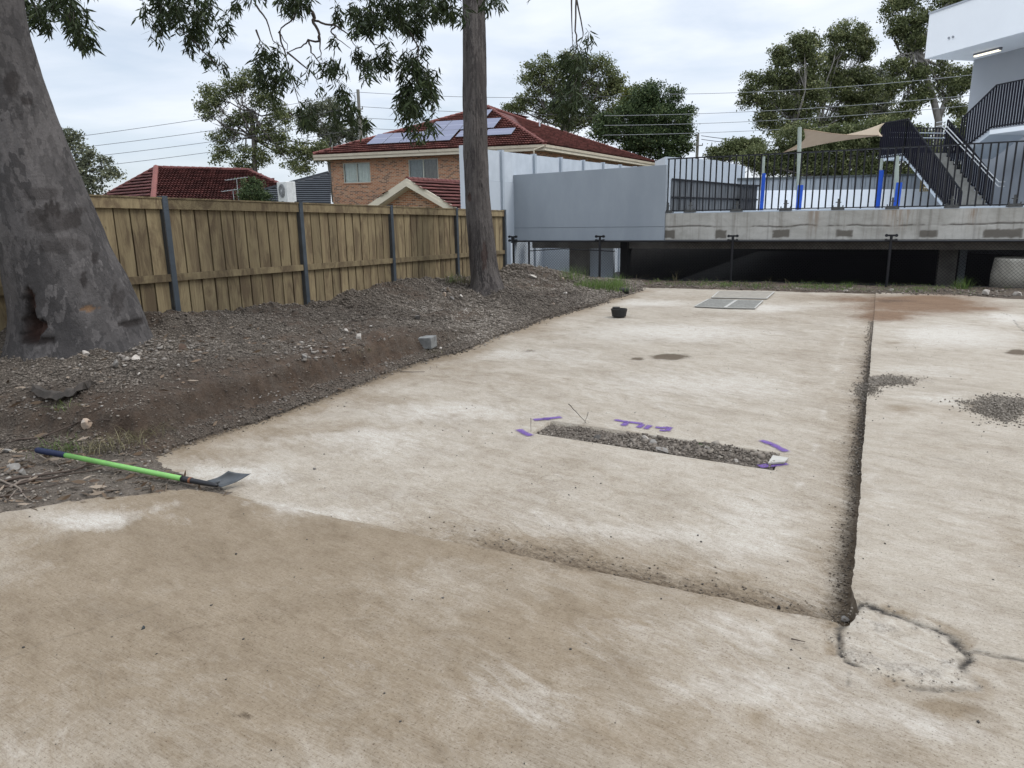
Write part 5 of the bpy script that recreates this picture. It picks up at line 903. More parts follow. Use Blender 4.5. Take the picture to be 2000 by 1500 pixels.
# grey corrugated shed roof
gs = thing('corrugated_roof', atd(580, 400, 36.5) * [1, 1, 0], 'dark grey corrugated steel roof between the two houses', 'roof'); CORR = simple('grey_corrugated', (.060, .066, .074), (.048, .052, .06), 2, .5)
n = 17
for k in range(n):
    y0 = 337 + (405 - 337) * k / n; y1 = y0 + 4.05; xl = 640 - (y0 - 337) * 3.6; a0, a1 = atd(max(xl, 490), y0 + .0, 36.6 - k * .10), atd(646, y0, 36.6 - k * .10); c0_, c1_ = atd(max(xl, 490), y1, 36.5 - k * .1), atd(646, y1, 36.5 - k * .1)
    MB().tube([(a0 + c0_) / 2, (a1 + c1_) / 2], .052, 6).build('corrugation', CORR, gs)
MB().bar(atd(516, 369.5, 36.2), atd(641, 336, 36.5), .12, .1).build('flashing', CORR, gs)
bp = [atd(646, 336.5, 36.8), atd(640, 337, 36.8), atd(496, 376, 36.2), atd(496, 410, 35), atd(646, 410, 35)]; MB().add(bp, [(0, 1, 2, 3, 4)]).build('backing_sheet', DARKIN, gs)
# air conditioner
Ac = atd(562, 400, 29); r_x = np.array([CR[0], CR[1], 0]); r_x /= np.linalg.norm(r_x); fy = np.array([-r_x[1], r_x[0], 0]); ca, sa = math.cos(.75), math.sin(.75); ax_ = r_x * ca + fy * sa; ay_ = -r_x * sa + fy * ca
ztp = atd(562, 356, 29)[2]; acu = thing('air_conditioner', (Ac[0], Ac[1], ztp - 1.35), 'white double fan air conditioner unit standing above the fence between the roofs', 'air conditioner')
hC = np.array([Ac[0], Ac[1], ztp - .68]); wx, wy = .30, .20; WA = simple('white_casing', (.66, .66, .64)); cs = MB().obox(hC, ax_ * .20, ay_ * .42, ZD * .68).build('casing', WA, acu, bevel=.02)
fnn = -ay_ if (-ay_) @ (CP - hC) > 0 else ay_
sd_n = -ax_
for dz in (.33, -.33):
    c = hC + sd_n * .203 + ZD * dz; g = MB()
    for r in (.26, .21, .16, .11, .06): g.tube([c + (ay_ * math.cos(t) + ZD * math.sin(t)) * r + sd_n * .012 for t in np.linspace(0, 2 * math.pi, 25)], .008, 4, False)
    g.tube([c - sd_n * .0, c + sd_n * .02], .05, 10)
    for t in np.linspace(0, math.pi, 7)[:-1]: dd = ay_ * math.cos(t) + ZD * math.sin(t); g.tube([c - dd * .26 + sd_n * .014, c + dd * .26 + sd_n * .014], .005, 4)
    gi = g.build('fan_grille', simple('grille_grey', (.42, .42, .42)), acu); MB().tube([c - sd_n * .02, c + sd_n * .004], .27, 24).build('fan_recess', simple('fan_shadow', (.13, .135, .14)), acu)
# ------------------------------------------------------------------ power poles and lines
WOODP = simple('weathered_pole', (.22, .21, .18), (.16, .15, .13), 6, .9, st=(3, 3, .3))
def pole(px0, px1, ytop, ybot, dep, wpx, lab, arms):
    T, B = atd(px0, ytop, dep), atd(px1, ybot, dep); r = thing('power_pole', (T[0], T[1], -.7), lab, 'power pole'); MB().tube([(T[0], T[1], -.7), tuple(T)], [wpx * dep / F * .55, wpx * dep / F * .42], 10).build('pole', WOODP, r)
    ins = MB(); arm = MB()
    for y, l, rr_ in arms:
        a = atd(px0 + l, y, dep - .2); b = atd(px0 + rr_, y, dep + .2); arm.bar(a, b, .09, .09)
        for e in (a, b): ins.tube([e, e + ZD * .22], [.05, .03], 8)
    arm.build('crossarm', WOODP, r); ins.build('insulator', DKSTEEL, r)
pole(699, 702, 175, 300, 58, 7.5, 'tall timber power pole behind the brick house and hanging leaves', [(213, -2, 9), (230, -2, 8)])
pole(1363, 1363, 262, 330, 70, 6.5, 'short looking power pole right of the dark bushy tree', [(284, -7, 9)])
WIRE = simple('wire', (.10, .10, .11)); WIREL = simple('pale_wire', (.30, .31, .32))
def wire(lab, pts, dep0, dep1, sag=3, mat=WIREL, r=.017):
    (x0, y0), (x1, y1) = pts; n = 24; P = []
    a, b = atd(x0, y0, dep0), atd(x1, y1, dep1)
    for k in range(n + 1): t = k / n; p = a * (1 - t) + b * t; p[2] -= sag * 4 * t * (1 - t) * dep0 / F; P.append(p)
    o = MB().tube(P, r, 5, False).build('power_line', mat); tag(o, lab, 'power line', 'power lines crossing the sky')
wire('uppermost power line left of the timber pole', ((20, 283), (700, 180)), 50, 58, 6, WIRE); wire('second power line down on the left of the timber pole', ((20, 303), (700, 208)), 50, 58, 7, WIRE); wire('third power line down on the left of the timber pole', ((20, 322), (700, 232)), 50, 58, 7, WIRE); wire('lowest power line left of the timber pole', ((20, 342), (700, 252)), 50, 58, 7, WIRE)
wire('topmost line running right from the timber pole over the roof', ((700, 180), (1300, 184)), 58, 56, 8, WIRE); wire('line second from top running right from the timber pole', ((700, 208), (1180, 226)), 58, 58, 3, WIRE); wire('line third from top meeting the solar roof', ((700, 230), (1100, 244)), 58, 60, 2, WIRE); wire('lowest line running behind the left slope of the red roof', ((700, 250), (1100, 262)), 58, 60, 2, WIRE)
wire('topmost line crossing the right hand trees', ((1300, 184), (2050, 128)), 52, 44, 10); wire('second line crossing the right hand trees', ((1180, 226), (2050, 170)), 52, 44, 10); wire('third line crossing the right hand trees', ((1180, 245), (2050, 190)), 52, 44, 10); wire('fourth line just above the shade sails', ((1180, 264), (1760, 238)), 52, 46, 4)
wire('upper black service cable right of the short pole', ((1370, 265), (1560, 278)), 66, 50, 3, WIRE, .03); wire('lower black service cable right of the short pole', ((1370, 272), (1580, 287)), 66, 50, 3, WIRE, .03); wire('upper black cable left of the short pole', ((1300, 274), (1362, 264)), 66, 70, 1, WIRE, .03)
# tv aerials on the far left roof
for px, py in ((462, 350), (455, 372)):
    T_ = atd(px, py, 35); r = thing('tv_aerial', (T_[0], T_[1], T_[2] - 1.2), 'upper tv aerial above the maroon roof' if py == 350 else 'lower tv aerial just above the fence by the small bush', 'aerial'); m_ = MB().tube([T_ - ZD * 1.2, T_], .02, 6); m_.tube([T_ - r_x * .55 - ZD * .05, T_ + r_x * .55 + ZD * .08], .018, 5)
    for k in range(7): c = T_ + r_x * (-.5 + k * .16) + ZD * (-.04 + .02 * k); m_.tube([c - fy * .25, c + fy * .25], .012, 4)
    m_.build('antenna', simple('aluminium', (.35, .36, .37), met=.4), r)
# ------------------------------------------------------------------ background trees
LEAFA = m_leaf('olive_foliage', (.042, .052, .022), (.125, .145, .062), (.29, .29, .145), .28)
LEAFB = m_leaf('dark_foliage', (.020, .032, .014), (.058, .085, .035), (.16, .19, .08), .22)
LEAFC = m_leaf('grey_green_foliage', (.06, .068, .045), (.14, .15, .10), (.27, .27, .16), .28)
TRK = simple('pale_trunk', (.20, .185, .165), (.12, .11, .10), 6, .9, st=(2, 2, .5)); TRKD = simple('dark_trunk', (.09, .08, .07), (.06, .05, .045), 6, .9)
def bgtree(lab, dep, base, blobs, n, leafm, ls, trkm=TRK, name='tree', cat='tree', limbs=None, trw=.22, droop=.3, density=1., hollow=.4):
    B = atd(base[0], base[1], dep); B[2] = min(B[2], -.4) if B[2] < 3 else B[2] - 3; r = thing(name, B, lab, cat); s = dep / F; C = []; tot = sum(b[2] * b[3] for b in blobs); cen = []
    sub_ = []
    for b_ in blobs:
        sub_.append((b_[0], b_[1], b_[2] * .72, b_[3] * .72))
        for _ in range(4): an_ = random.uniform(0, 6.28); k_ = random.uniform(.6, 1.08); sub_.append((b_[0] + math.cos(an_) * b_[2] * k_, b_[1] + math.sin(an_) * b_[3] * k_, b_[2] * random.uniform(.28, .5), b_[3] * random.uniform(.28, .5)))
    tot = sum(b[2] * b[3] for b in sub_)
    for cx, cy, rx, ry in sub_:
        c = atd(cx, cy, dep) + np.array([0, 0, 0]); c = c + CF * random.uniform(-.5, .5) * rx * s; cen.append(c); R = np.array([rx * s, (rx + ry) / 2 * s, ry * s]); k = max(4, int(n * rx * ry / tot / 26))
        p = RNG.normal(size=(k, 3)); p /= np.linalg.norm(p, axis=1)[:, None]; p *= (hollow + (1 - hollow) * RNG.random(k) ** .5)[:, None]; p = p[:, :1] * R[0] * r_x + p[:, 1:2] * R[1] * fy + p[:, 2:] * R[2] * ZD
        C.append(c + p)
    C = np.concatenate(C); m_ = 26; cr = ls * 2.6 * (.6 + .8 * RNG.random(len(C))); P = np.repeat(C, m_, 0) + np.clip(RNG.normal(size=(len(C) * m_, 3)), -1.5, 1.5) * np.repeat(cr, m_)[:, None] * [1, 1, .62] * .62
    N_ = len(P); L_ = ls * (.5 + RNG.random(N_)); D = RNG.normal(size=(N_, 3)); D[:, 2] -= droop; D /= np.linalg.norm(D, axis=1)[:, None]; S = np.cross(D, RNG.normal(size=(N_, 3))); S /= np.linalg.norm(S, axis=1)[:, None]
    V = np.stack([P - D * L_[:, None] / 2, P + S * L_[:, None] * .26, P + D * L_[:, None] / 2, P - S * L_[:, None] * .26], 1); Q = (np.arange(4)[None] + 4 * np.arange(N_)[:, None])
    tone = np.clip(np.repeat(RNG.normal(.42, .2, len(C)), m_) + RNG.normal(0, .16, N_), 0, 1)
    me = np_mesh('crown', V.reshape(-1, 3) - WL[r.name], Q, False); vcol(me, 'tone', np.repeat(tone, 4)[:, None].repeat(3, 1)); o = link('crown', me, leafm, r); o['kind'] = 'stuff'
    t = MB(); w = trw; fork = limbs or [(base[0], base[1])]
    path = [atd(x, y, dep) for x, y in fork]; path[0] = np.array([path[0][0], path[0][1], B[2]]); t.tube(path, list(np.linspace(w, w * .55, len(path))), 8); o = t.build('trunk', trkm, r, smooth=True)
    b = MB(); top = path[-1]
    for k, c in enumerate(cen):
        if k % 5 > 1: continue
        st_ = path[-1] if len(path) < 3 else path[random.randint(max(1, len(path) - 2), len(path) - 1)]; mid_ = (st_ * .5 + c * .5) + RNG.normal(size=3) * np.linalg.norm(c - st_) * .08 + [0, 0, -.1]; b.tube([st_, (st_ + mid_) / 2 + RNG.normal(size=3) * .15, mid_, c], [w * .42, w * .3, w * .2, w * .08], 6)
        for j in range(4): q = C[RNG.integers(len(C))]; q = c + (q - c) * min(1, 1.6 * sub_[k][2] * s / (np.linalg.norm(q - c) + .01)); b.tube([mid_, (mid_ + q) / 2 + RNG.normal(size=3) * .12, q], [w * .13, w * .09, .01], 4)
    b.build('branches', trkm, r, smooth=True)['kind'] = 'stuff'; return r
bgtree('open crowned gum tree behind the maroon roof left of the timber pole', 62, (485, 400), [(420, 195, 28, 24), (450, 175, 26, 20), (485, 160, 26, 24), (510, 185, 26, 22), (540, 205, 28, 20), (405, 215, 22, 16), (440, 265, 26, 20), (470, 235, 22, 22), (520, 250, 28, 20), (555, 235, 22, 18), (430, 300, 22, 18), (500, 300, 30, 22), (550, 290, 26, 22), (590, 300, 28, 24), (470, 330, 24, 14), (575, 330, 30, 16), (620, 290, 18, 16)], 26000, LEAFA, .19, TRKD, limbs=[(505, 400), (498, 330), (495, 270), (488, 215)], trw=.24, hollow=.3)
bgtree('lighter gum tree directly behind the timber pole', 66, (650, 330), [(610, 215, 24, 18), (650, 205, 26, 18), (600, 250, 22, 16), (640, 255, 30, 22), (690, 265, 22, 18), (620, 300, 20, 16), (660, 305, 22, 16), (700, 245, 14, 14)], 16000, LEAFC, .19, TRK, limbs=[(650, 360), (640, 300), (635, 250)], trw=.18, hollow=.35)
bgtree('sparse pale shrub tree showing beside the leaning trunk', 30, (150, 400), [(128, 262, 12, 18), (145, 285, 14, 20), (165, 310, 20, 16), (195, 325, 20, 14), (215, 345, 16, 12), (160, 345, 24, 16), (185, 365, 24, 12), (150, 375, 20, 12), (120, 300, 14, 30)], 3600, LEAFC, .12, TRKD, name='shrub_tree', limbs=[(140, 400), (150, 370), (158, 340)], trw=.07, hollow=.2)
bgtree('small round bush rising above the fence beside the air conditioner', 29, (494, 400), [(494, 375, 28, 16), (488, 362, 14, 10), (510, 385, 16, 12), (474, 385, 14, 10)], 7000, LEAFB, .07, TRKD, name='bush', cat='bush', limbs=[(494, 410), (494, 392)], trw=.04, hollow=.5)
bgtree('broad olive gum tree rising behind the right slope of the brick house roof', 66, (1120, 330), [(1060, 135, 28, 22), (1100, 125, 28, 20), (1140, 130, 28, 22), (1170, 125, 24, 20), (1190, 150, 26, 20), (1035, 160, 22, 20), (1075, 170, 30, 24), (1120, 175, 34, 24), (1170, 185, 30, 22), (1205, 175, 20, 22), (1035, 195, 24, 20), (1070, 220, 34, 22), (1115, 230, 34, 20), (1160, 225, 30, 20), (1010, 212, 18, 8), (1190, 215, 22, 20)], 34000, LEAFA, .19, TRKD, limbs=[(1110, 330), (1105, 250), (1110, 205)], trw=.3, hollow=.25)
bgtree('dense dark green tree standing right of the brick house', 56, (1290, 330), [(1275, 172, 14, 12), (1268, 190, 22, 20), (1305, 196, 24, 20), (1335, 222, 12, 12), (1340, 250, 10, 12), (1222, 215, 16, 14), (1190, 238, 18, 14), (1170, 262, 16, 12), (1250, 195, 26, 22), (1230, 225, 30, 24), (1275, 230, 40, 30), (1320, 235, 28, 28), (1215, 260, 36, 22), (1265, 275, 42, 26), (1310, 275, 32, 26), (1180, 250, 24, 18), (1335, 262, 16, 22), (1290, 300, 40, 20), (1240, 295, 36, 14)], 44000, LEAFB, .18, TRKD, limbs=[(1290, 340), (1288, 270)], trw=.3, hollow=.6)
bgtree('yellow green crown tucked between the olive and the dark tree', 60, (1240, 330), [(1240, 185, 18, 14), (1225, 205, 16, 12), (1252, 200, 12, 12)], 4200, m_leaf('yellow_green_foliage', (.06, .07, .02), (.11, .12, .03), (.18, .18, .05), .3), .19, TRKD, limbs=[(1240, 340), (1240, 220)], trw=.1)
bgtree('left tall gum tree of the right hand stand behind the shade sails', 56, (1550, 380), [(1570, 85, 28, 26), (1540, 110, 28, 24), (1590, 120, 26, 30), (1520, 150, 28, 26), (1560, 165, 36, 28), (1480, 160, 18, 20), (1475, 195, 22, 18), (1510, 205, 30, 24), (1560, 215, 34, 24), (1495, 235, 22, 18), (1530, 250, 26, 18), (1600, 190, 22, 26), (1570, 262, 26, 16)], 42000, LEAFA, .17, TRK, limbs=[(1556, 400), (1553, 320), (1553, 250), (1560, 180)], trw=.26, hollow=.3)
bgtree('second gum tree of the right hand stand with a forked pale trunk', 60, (1600, 380), [(1635, 70, 26, 22), (1670, 80, 28, 22), (1640, 105, 34, 24), (1690, 100, 22, 22), (1620, 140, 26, 26), (1660, 150, 34, 26), (1640, 185, 30, 22), (1690, 190, 26, 30), (1700, 150, 22, 18), (1650, 230, 34, 20), (1700, 240, 30, 18), (1610, 250, 28, 18)], 40000, LEAFA, .17, TRK, limbs=[(1572, 400), (1585, 330), (1598, 260), (1600, 205)], trw=.26, hollow=.3)
bgtree('paler crown filling the gap in the middle of the right hand stand', 64, (1720, 380), [(1700, 140, 24, 16), (1730, 165, 30, 20), (1715, 205, 30, 26), (1740, 235, 30, 22), (1680, 215, 22, 24)], 12000, LEAFC, .18, TRKD, limbs=[(1722, 400), (1722, 280)], trw=.2, hollow=.4)
bgtree('tall gum with long forking pale limbs beside the white building', 54, (1830, 400), [(1745, 10, 22, 22), (1780, 0, 30, 20), (1750, 50, 22, 20), (1790, 40, 28, 22), (1770, 75, 24, 18), (1800, 85, 20, 18), (1840, 5, 26, 16), (1880, 0, 20, 10), (1760, 130, 26, 18), (1790, 150, 24, 20), (1745, 170, 20, 18), (1800, 190, 24, 20), (1840, 140, 24, 16), (1860, 170, 26, 22), (1885, 150, 16, 24), (1870, 215, 22, 16), (1775, 215, 24, 16)], 36000, LEAFA, .17, TRK, limbs=[(1833, 400), (1833, 235), (1822, 190), (1808, 150), (1800, 115), (1785, 100)], trw=.28, hollow=.3)
t2 = MB(); p_ = [atd(x, y, 54) for x, y in ((1833, 235), (1845, 200), (1860, 175), (1900, 130))]; 
t2.tube(p_, [.2, .17, .14, .09], 8); tr_ = [o for o in bpy.data.objects if o.name.startswith('tree') and o.get('label', '').startswith('tall gum with long')][0]; t2.build('limb', TRK, tr_, smooth=True)
bgtree('low shrubbery line left of the picket railing pole', 50, (1420, 330), [(1400, 296, 14, 8), (1425, 290, 20, 12), (1450, 280, 22, 16), (1475, 290, 20, 16), (1410, 306, 26, 8)], 11000, LEAFA, .15, TRKD, name='shrub', cat='shrub', limbs=[(1430, 340), (1435, 310)], trw=.1)
bgtree('thick understorey hedge behind the shade posts and railing', 46, (1600, 380), [(1480, 300, 34, 24), (1530, 310, 34, 28), (1590, 300, 36, 30), (1640, 310, 34, 30), (1690, 300, 36, 30), (1740, 290, 36, 34), (1540, 275, 40, 30), (1600, 270, 40, 30), (1660, 272, 40, 30), (1720, 262, 36, 30), (1770, 262, 40, 34), (1500, 330, 40, 18), (1560, 335, 40, 18), (1620, 338, 44, 16), (1690, 338, 44, 16), (1750, 335, 44, 20), (1800, 300, 36, 34), (1860, 290, 34, 40), (1820, 340, 50, 20)], 90000, LEAFA, .15, TRKD, name='hedge', cat='hedge', limbs=[(1640, 400), (1640, 350)], trw=.15, hollow=.5)
bgtree('small distant tree top over the right slope of the brick roof', 80, (1000, 300), [(995, 210, 14, 5), (1010, 214, 16, 6)], 1200, LEAFA, .2, TRKD, limbs=[(1000, 330), (1000, 225)], trw=.1)

# ------------------------------------------------------------------ shovel
GRN = simple('green_fibreglass', (.185, .43, .105), (.16, .34, .10), 14, .45); NAV = simple('navy_rubber', (.010, .017, .050), (.008, .013, .038), 5, .6, .001, 90); BLKP = simple('black_socket', (.015, .015, .017), rough=.4); BLD = simple('worn_blade_steel', (.055, .062, .070), (.085, .088, .09), 12, .45, .001, 40, .4)
h0, h1, h2_, h3 = onz(72, 879, .105), onz(128, 889, .09), onz(363, 936.5, .045), onz(412, 946, .034); shv = thing('shovel', h3 * [1, 1, 0], 'long handled square shovel with bright green shaft and navy grip lying on the slab edge', 'shovel')
dh = (h3 - h0) / np.linalg.norm(h3 - h0)
MB().tube([h0 - dh * .012, h0 - dh * .004, h0 + dh * .01, h0 + dh * .05, h1 - dh * .02, h1], [.008, .016, .0205, .0215, .0205, .0195], 16).build('grip', NAV, shv, smooth=True)
MB().tube([h1, h1 * .5 + h2_ * .5, h2_], .0172, 16).build('shaft', GRN, shv, smooth=True); MB().tube([h2_ - dh * .03, h2_ + dh * .02, h2_ + dh * .021, h3, h3 + dh * .05], [.020, .020, .018, .015, .010], 14).build('socket', BLKP, shv, smooth=True)
MB().tube([h2_ + dh * .03, h2_ + dh * .045], .0205, 14).build('copper_band', simple('copper_band', (.22, .09, .05), met=.6, rough=.4), shv)
B1, B2, T1_, T2_ = onz(405, 940, .035), onz(432, 952.5, .010), onz(446, 921.5, .085), onz(490, 926.5, .055)
V = []; nu, nv = 13, 11
for i in range(nu):
    for j in range(nv):
        u, v = i / (nu - 1), j / (nv - 1); p = (B1 * (1 - v) + B2 * v) * (1 - u) + (T1_ * (1 - v) + T2_ * v) * u; p = p + ZD * (.006 * (abs(2 * v - 1) ** 3) - .010 * math.sin(math.pi * u) + .010 * math.exp(-((v - .5) / .09) ** 2) * max(0, 1 - u * 1.7)); V.append(p)
o = MB().add(V, [(i * nv + j, i * nv + j + 1, (i + 1) * nv + j + 1, (i + 1) * nv + j) for i in range(nu - 1) for j in range(nv - 1)]).build('blade', BLD, shv, smooth=True); s = o.modifiers.new('s', 'SOLIDIFY'); s.thickness = .0035
MB().tube([h3 + dh * .0, (B1 + B2) / 2 * .6 + h3 * .4, B1 * .4 + B2 * .4 + T1_ * .1 + T2_ * .1 + ZD * .004], [.0145, .013, .004], 10).build('neck', BLD, shv, smooth=True)
# ------------------------------------------------------------------ stones, block, debris
def rock_mesh(name, sx, sy, sz, seed):
    import bmesh
    bm = bmesh.new(); bmesh.ops.create_icosphere(bm, subdivisions=3, radius=1); rs = random.Random(seed); pl = [(Vector((rs.gauss(0, 1), rs.gauss(0, 1), rs.gauss(0, .8))).normalized(), rs.uniform(.30, .72)) for _ in range(10)]
    for v in bm.verts:
        for n_, d_ in pl:
            k = v.co.dot(n_)
            if k > d_: v.co -= n_ * (k - d_)
        v.co *= 1 + .04 * (rs.random() - .5); v.co.x *= sx; v.co.y *= sy; v.co.z *= sz
    me = bpy.data.meshes.new(name); bm.to_mesh(me); bm.free(); return me
RKL = simple('pale_rubble', (.46, .42, .37), (.33, .29, .25), 18, .9, .004, 60); RKG = simple('grey_rubble', (.22, .205, .185), (.15, .135, .12), 18, .9, .004, 60); RKB = simple('brown_rubble', (.25, .17, .12), (.15, .10, .075), 18, .9, .004, 60); RKT = simple('tan_rubble', (.42, .30, .21), (.30, .26, .22), 14, .9, .004, 60)
def rock(px, py, wpx, hpx, mat, lab, cat='stone', name='stone', el=1.):
    p = on_ground(px, py + hpx * .3); d_ = float((p - CP) @ CF); s = d_ / F; me = rock_mesh(name, wpx * s / 2 * 1.1, wpx * s / 2 * .8 * el, hpx * s / 2 * 1.25, px * 11 + py * 3); o = link(name, me, mat); o.location = (p[0], p[1], p[2] + hpx * s * .22); o.rotation_euler = (random.uniform(-.3, .3), random.uniform(-.3, .3), YAW * -1 + random.uniform(-.4, .4)); tag(o, lab, cat, 'loose stones'); return o
rock(170, 826, 27, 26, RKT, 'tan broken stone on the gravel slope above the shovel shaft'); rock(86, 681, 24, 20, RKL, 'pale stone at the foot of the leaning trunk'); rock(97, 663, 14, 9, RKL, 'small pale stone against the trunk hollow')
rock(166, 692, 20, 14, RKL, 'pale stone on the mound right below the trunk'); rock(262, 700, 26, 14, RKL, 'flattish pale stone among rubble right of the trunk'); rock(254, 684, 14, 14, RKG, 'grey stone just above the flattish pale stone'); rock(229, 712, 22, 18, RKG, 'grey lump below the trunk rubble'); rock(360, 678, 30, 20, RKB, 'brown clod near the first fence post'); rock(348, 716, 9, 7, RKL, 'tiny white chip on the mound slope'); rock(272, 731, 12, 6, RKL, 'small white chip left of the dark hollow')
rock(676, 648, 14, 9, RKL, 'white brick fragment on the middle of the mound'); rock(702, 656, 15, 17, RKL, 'pale stone right of the white brick fragment'); rock(751, 661, 9, 8, RKL, 'small white stone left of the concrete block'); rock(608, 684, 8, 10, RKL, 'white stone above the scarp'); rock(594, 697, 18, 11, RKG, 'grey clod beside the white stone'); rock(515, 660, 7, 8, RKL, 'tiny white stone under the second fence bay')
rock(877, 568, 10, 14, RKT, 'tan stone on top of the mound near the rough trunk'); rock(868, 577, 12, 12, RKT, 'second tan stone of the little heap'); rock(884, 583, 12, 8, RKG, 'grey stone of the little heap'); rock(901, 580, 10, 10, RKL, 'whitish round stone right of the little heap'); rock(814, 622, 18, 8, RKG, 'dark flat stone above the concrete block')
rock(861, 682, 9, 7, RKL, 'white stone at the lower corner of the concrete block'); rock(1041, 541, 16, 9, RKL, 'pale flat stone on the far heap'); rock(1105, 575, 14, 5, RKL, 'pale slab chip below the far heap'); rock(1100, 546, 10, 6, RKT, 'tan stone in the grass by the mesh fence'); rock(1080, 594, 10, 8, RKT, 'tan stone at the far toe of the mound')
rock(26, 912, 32, 20, RKG, 'grey concrete lump beside the dark sticks'); rock(46, 924, 20, 14, RKG, 'smaller grey lump touching the sticks'); rock(14, 880, 24, 16, RKG, 'grey stone at the left border above the sticks'); rock(236, 965, 8, 9, RKG, 'pebble on the dirt below the shovel shaft')
rock(308, 924, 8, 5, RKL, 'white chip below the green shaft'); rock(280, 1230, 13, 8, simple('black_scrap', (.03, .035, .035)), 'small black scrap on the front slab'); rock(614, 917, 9, 5, RKG, 'dark pebble on the sunken slab right of the shovel'); rock(1647, 1212, 22, 10, RKG, 'grey chip in the corner of the slab joint'); rock(1522, 1187, 10, 9, simple('black_lump', (.03, .028, .026)), 'black crumb on the near edge of the sunken slab')
rock(1000, 845 - 0, 4, 3, RKG, 'tiny crumb beside the purple mark')
pb_ = rock(1925, 572, 18, 12, RKL, 'white rubble piece by the concrete pipe'); rock(1990, 574, 22, 16, RKL, 'pale rubble piece at the right border'); rock(1740, 567, 12, 6, RKL, 'white chip on the far soil strip'); rock(1650, 568, 12, 4, RKL, 'flat white chip at the far slab edge')
# rubble lying in loose patches on the mound and crumbs round the broken patch
PC = []; PR = []
for px, py, rx, ry, n, big in ((275, 690, 60, 28, 90, .035), (360, 690, 60, 30, 45, .03), (600, 690, 70, 24, 40, .04), (700, 655, 60, 20, 24, .03), (850, 600, 90, 16, 50, .03), (1040, 545, 60, 16, 50, .035), (1110, 580, 60, 14, 50, .03), (560, 780, 110, 12, 60, .02), (760, 715, 90, 14, 40, .022), (80, 800, 90, 50, 50, .022), (40, 920, 50, 26, 26, .03), (870, 570, 20, 8, 14, .05), (480, 660, 80, 20, 26, .02), (1180, 580, 40, 8, 30, .03), (140, 720, 90, 26, 36, .025)):
    for _ in range(n): p = on_ground(px + random.gauss(0, .5) * rx, py + random.gauss(0, .5) * ry); r = big * random.uniform(.25, 1) ** 1.5; PC.append(p + [0, 0, r * .25]); PR.append(r)
tag(pebbles('rubble', np.array(PC), np.array(PR), m_peb('broken_concrete', (.10, .085, .07), (.25, .22, .19), (.46, .43, .38)), .6), kind='stuff')
P_ = [np.array(p) for p in PATCH]; C_ = []
for a, b in zip(P_, P_[1:] + P_[:1]):
    for _ in range(int(np.linalg.norm(b - a) * 230)): t_ = random.random(); q = a + (b - a) * t_; C_.append([q[0] + random.gauss(0, .03), q[1] + random.gauss(0, .03), 0])
C_ += [[XR(np.array(3.)) - .03 + random.gauss(0, .03), 2.93 + random.gauss(0, .03), -.11] for _ in range(160)]
C_ = np.array(C_, float); tag(pebbles('patch_crumbs', C_, .001 + .0055 * RNG.random(len(C_)) ** 4, m_peb('crumbs', (.10, .085, .07), (.26, .225, .18), (.46, .42, .36))), kind='stuff')
# concrete block on the slope
q0 = on_ground(826, 668); bl_ = MB(); bl_.obox((0, 0, .02), (.15, 0, 0), (0, .09, 0), (0, 0, .068)); o = bl_.build('concrete_block', simple('grey_block', (.21, .21, .20), (.12, .118, .112), 14, .9, .003, 60), bevel=.006, org=(0, 0, 0)); o.location = (q0[0], q0[1], q0[2] - .035); o.rotation_euler = (.03, -.04, YAW * .35); tag(o, 'half buried grey concrete block near the slab edge', 'block')
# stones filling the cut-out
zh = float(zsunk(np.array([-1.3]), np.array([4.8]))[0]) - .03
n = 9000; X = RNG.uniform(hx0 + .02, hx1 - .02, n); Y = RNG.uniform(hy0 + .01, hy1 - .01, n); bump_ = fbm(X, Y, 5, 4, 95); hh = .055 * bump_ + .012 * sstep(-1.7, -1.2, X); zb_ = zsunk(X, Y) - .043; R = .004 + .014 * RNG.random(n) ** 3; R = np.where(RNG.random(n) < .09 * (X > -1.75), R * 2.3, R)
pebbles('trench_rubble', np.stack([X, Y, zb_ + hh * (.3 + .9 * RNG.random(n))], 1), R, PEB, .8)
X, Y, Q = grid(np.arange(hx0 + .006, hx1 - .005, .012), np.arange(hy0 + .006, hy1 - .005, .012)); Zt = zsunk(X, Y) - .040 + .042 * fbm(X, Y, 5, 4, 95) + .012 * sstep(-1.7, -1.2, X) + (fbm(X, Y, 40, 3, 96) - .5) * .012; me = np_mesh('trench_soil', np.stack([X, Y, Zt], 1), Q); M1 = np.zeros((len(X), 3)); M1[:, 1] = .7; vcol(me, 'mask', M1); tag(link('trench_soil', me, SOIL), kind='stuff')
for px, py, w, h, mt, lab in ((1168, 853, 22, 15, RKG, 'flat grey concrete shard in the trench rubble'), (1262, 855, 15, 9, RKL, 'white oval stone in the trench'), (1382, 878, 16, 11, RKL, 'pale stone beside the green weed in the trench'), (1298, 878, 42, 9, RKG, 'flat concrete scab at the near lip of the trench'), (1438, 898, 16, 6, RKL, 'pale flake at the near edge of the trench'), (1275, 864, 26, 8, RKG, 'broken flat piece in the middle of the trench')): rock(px, py, w, h, mt, lab)
pc = MB(); 
# small triangular concrete corner piece at the right end of the trench
P = [onz(x, y, -.079) for x, y in ((1500, 907), (1509, 892), (1540, 897), (1532, 905))]; tag(MB().prism(P, (0, 0, .012)).build('corner_chip', simple('clean_concrete', (.40, .38, .34)), org=None), 'pale clean wedge of concrete at the right end of the trench', 'concrete chip')
PILE = m_peb('pile_gravel', (.085, .07, .055), (.215, .185, .15), (.42, .375, .315))
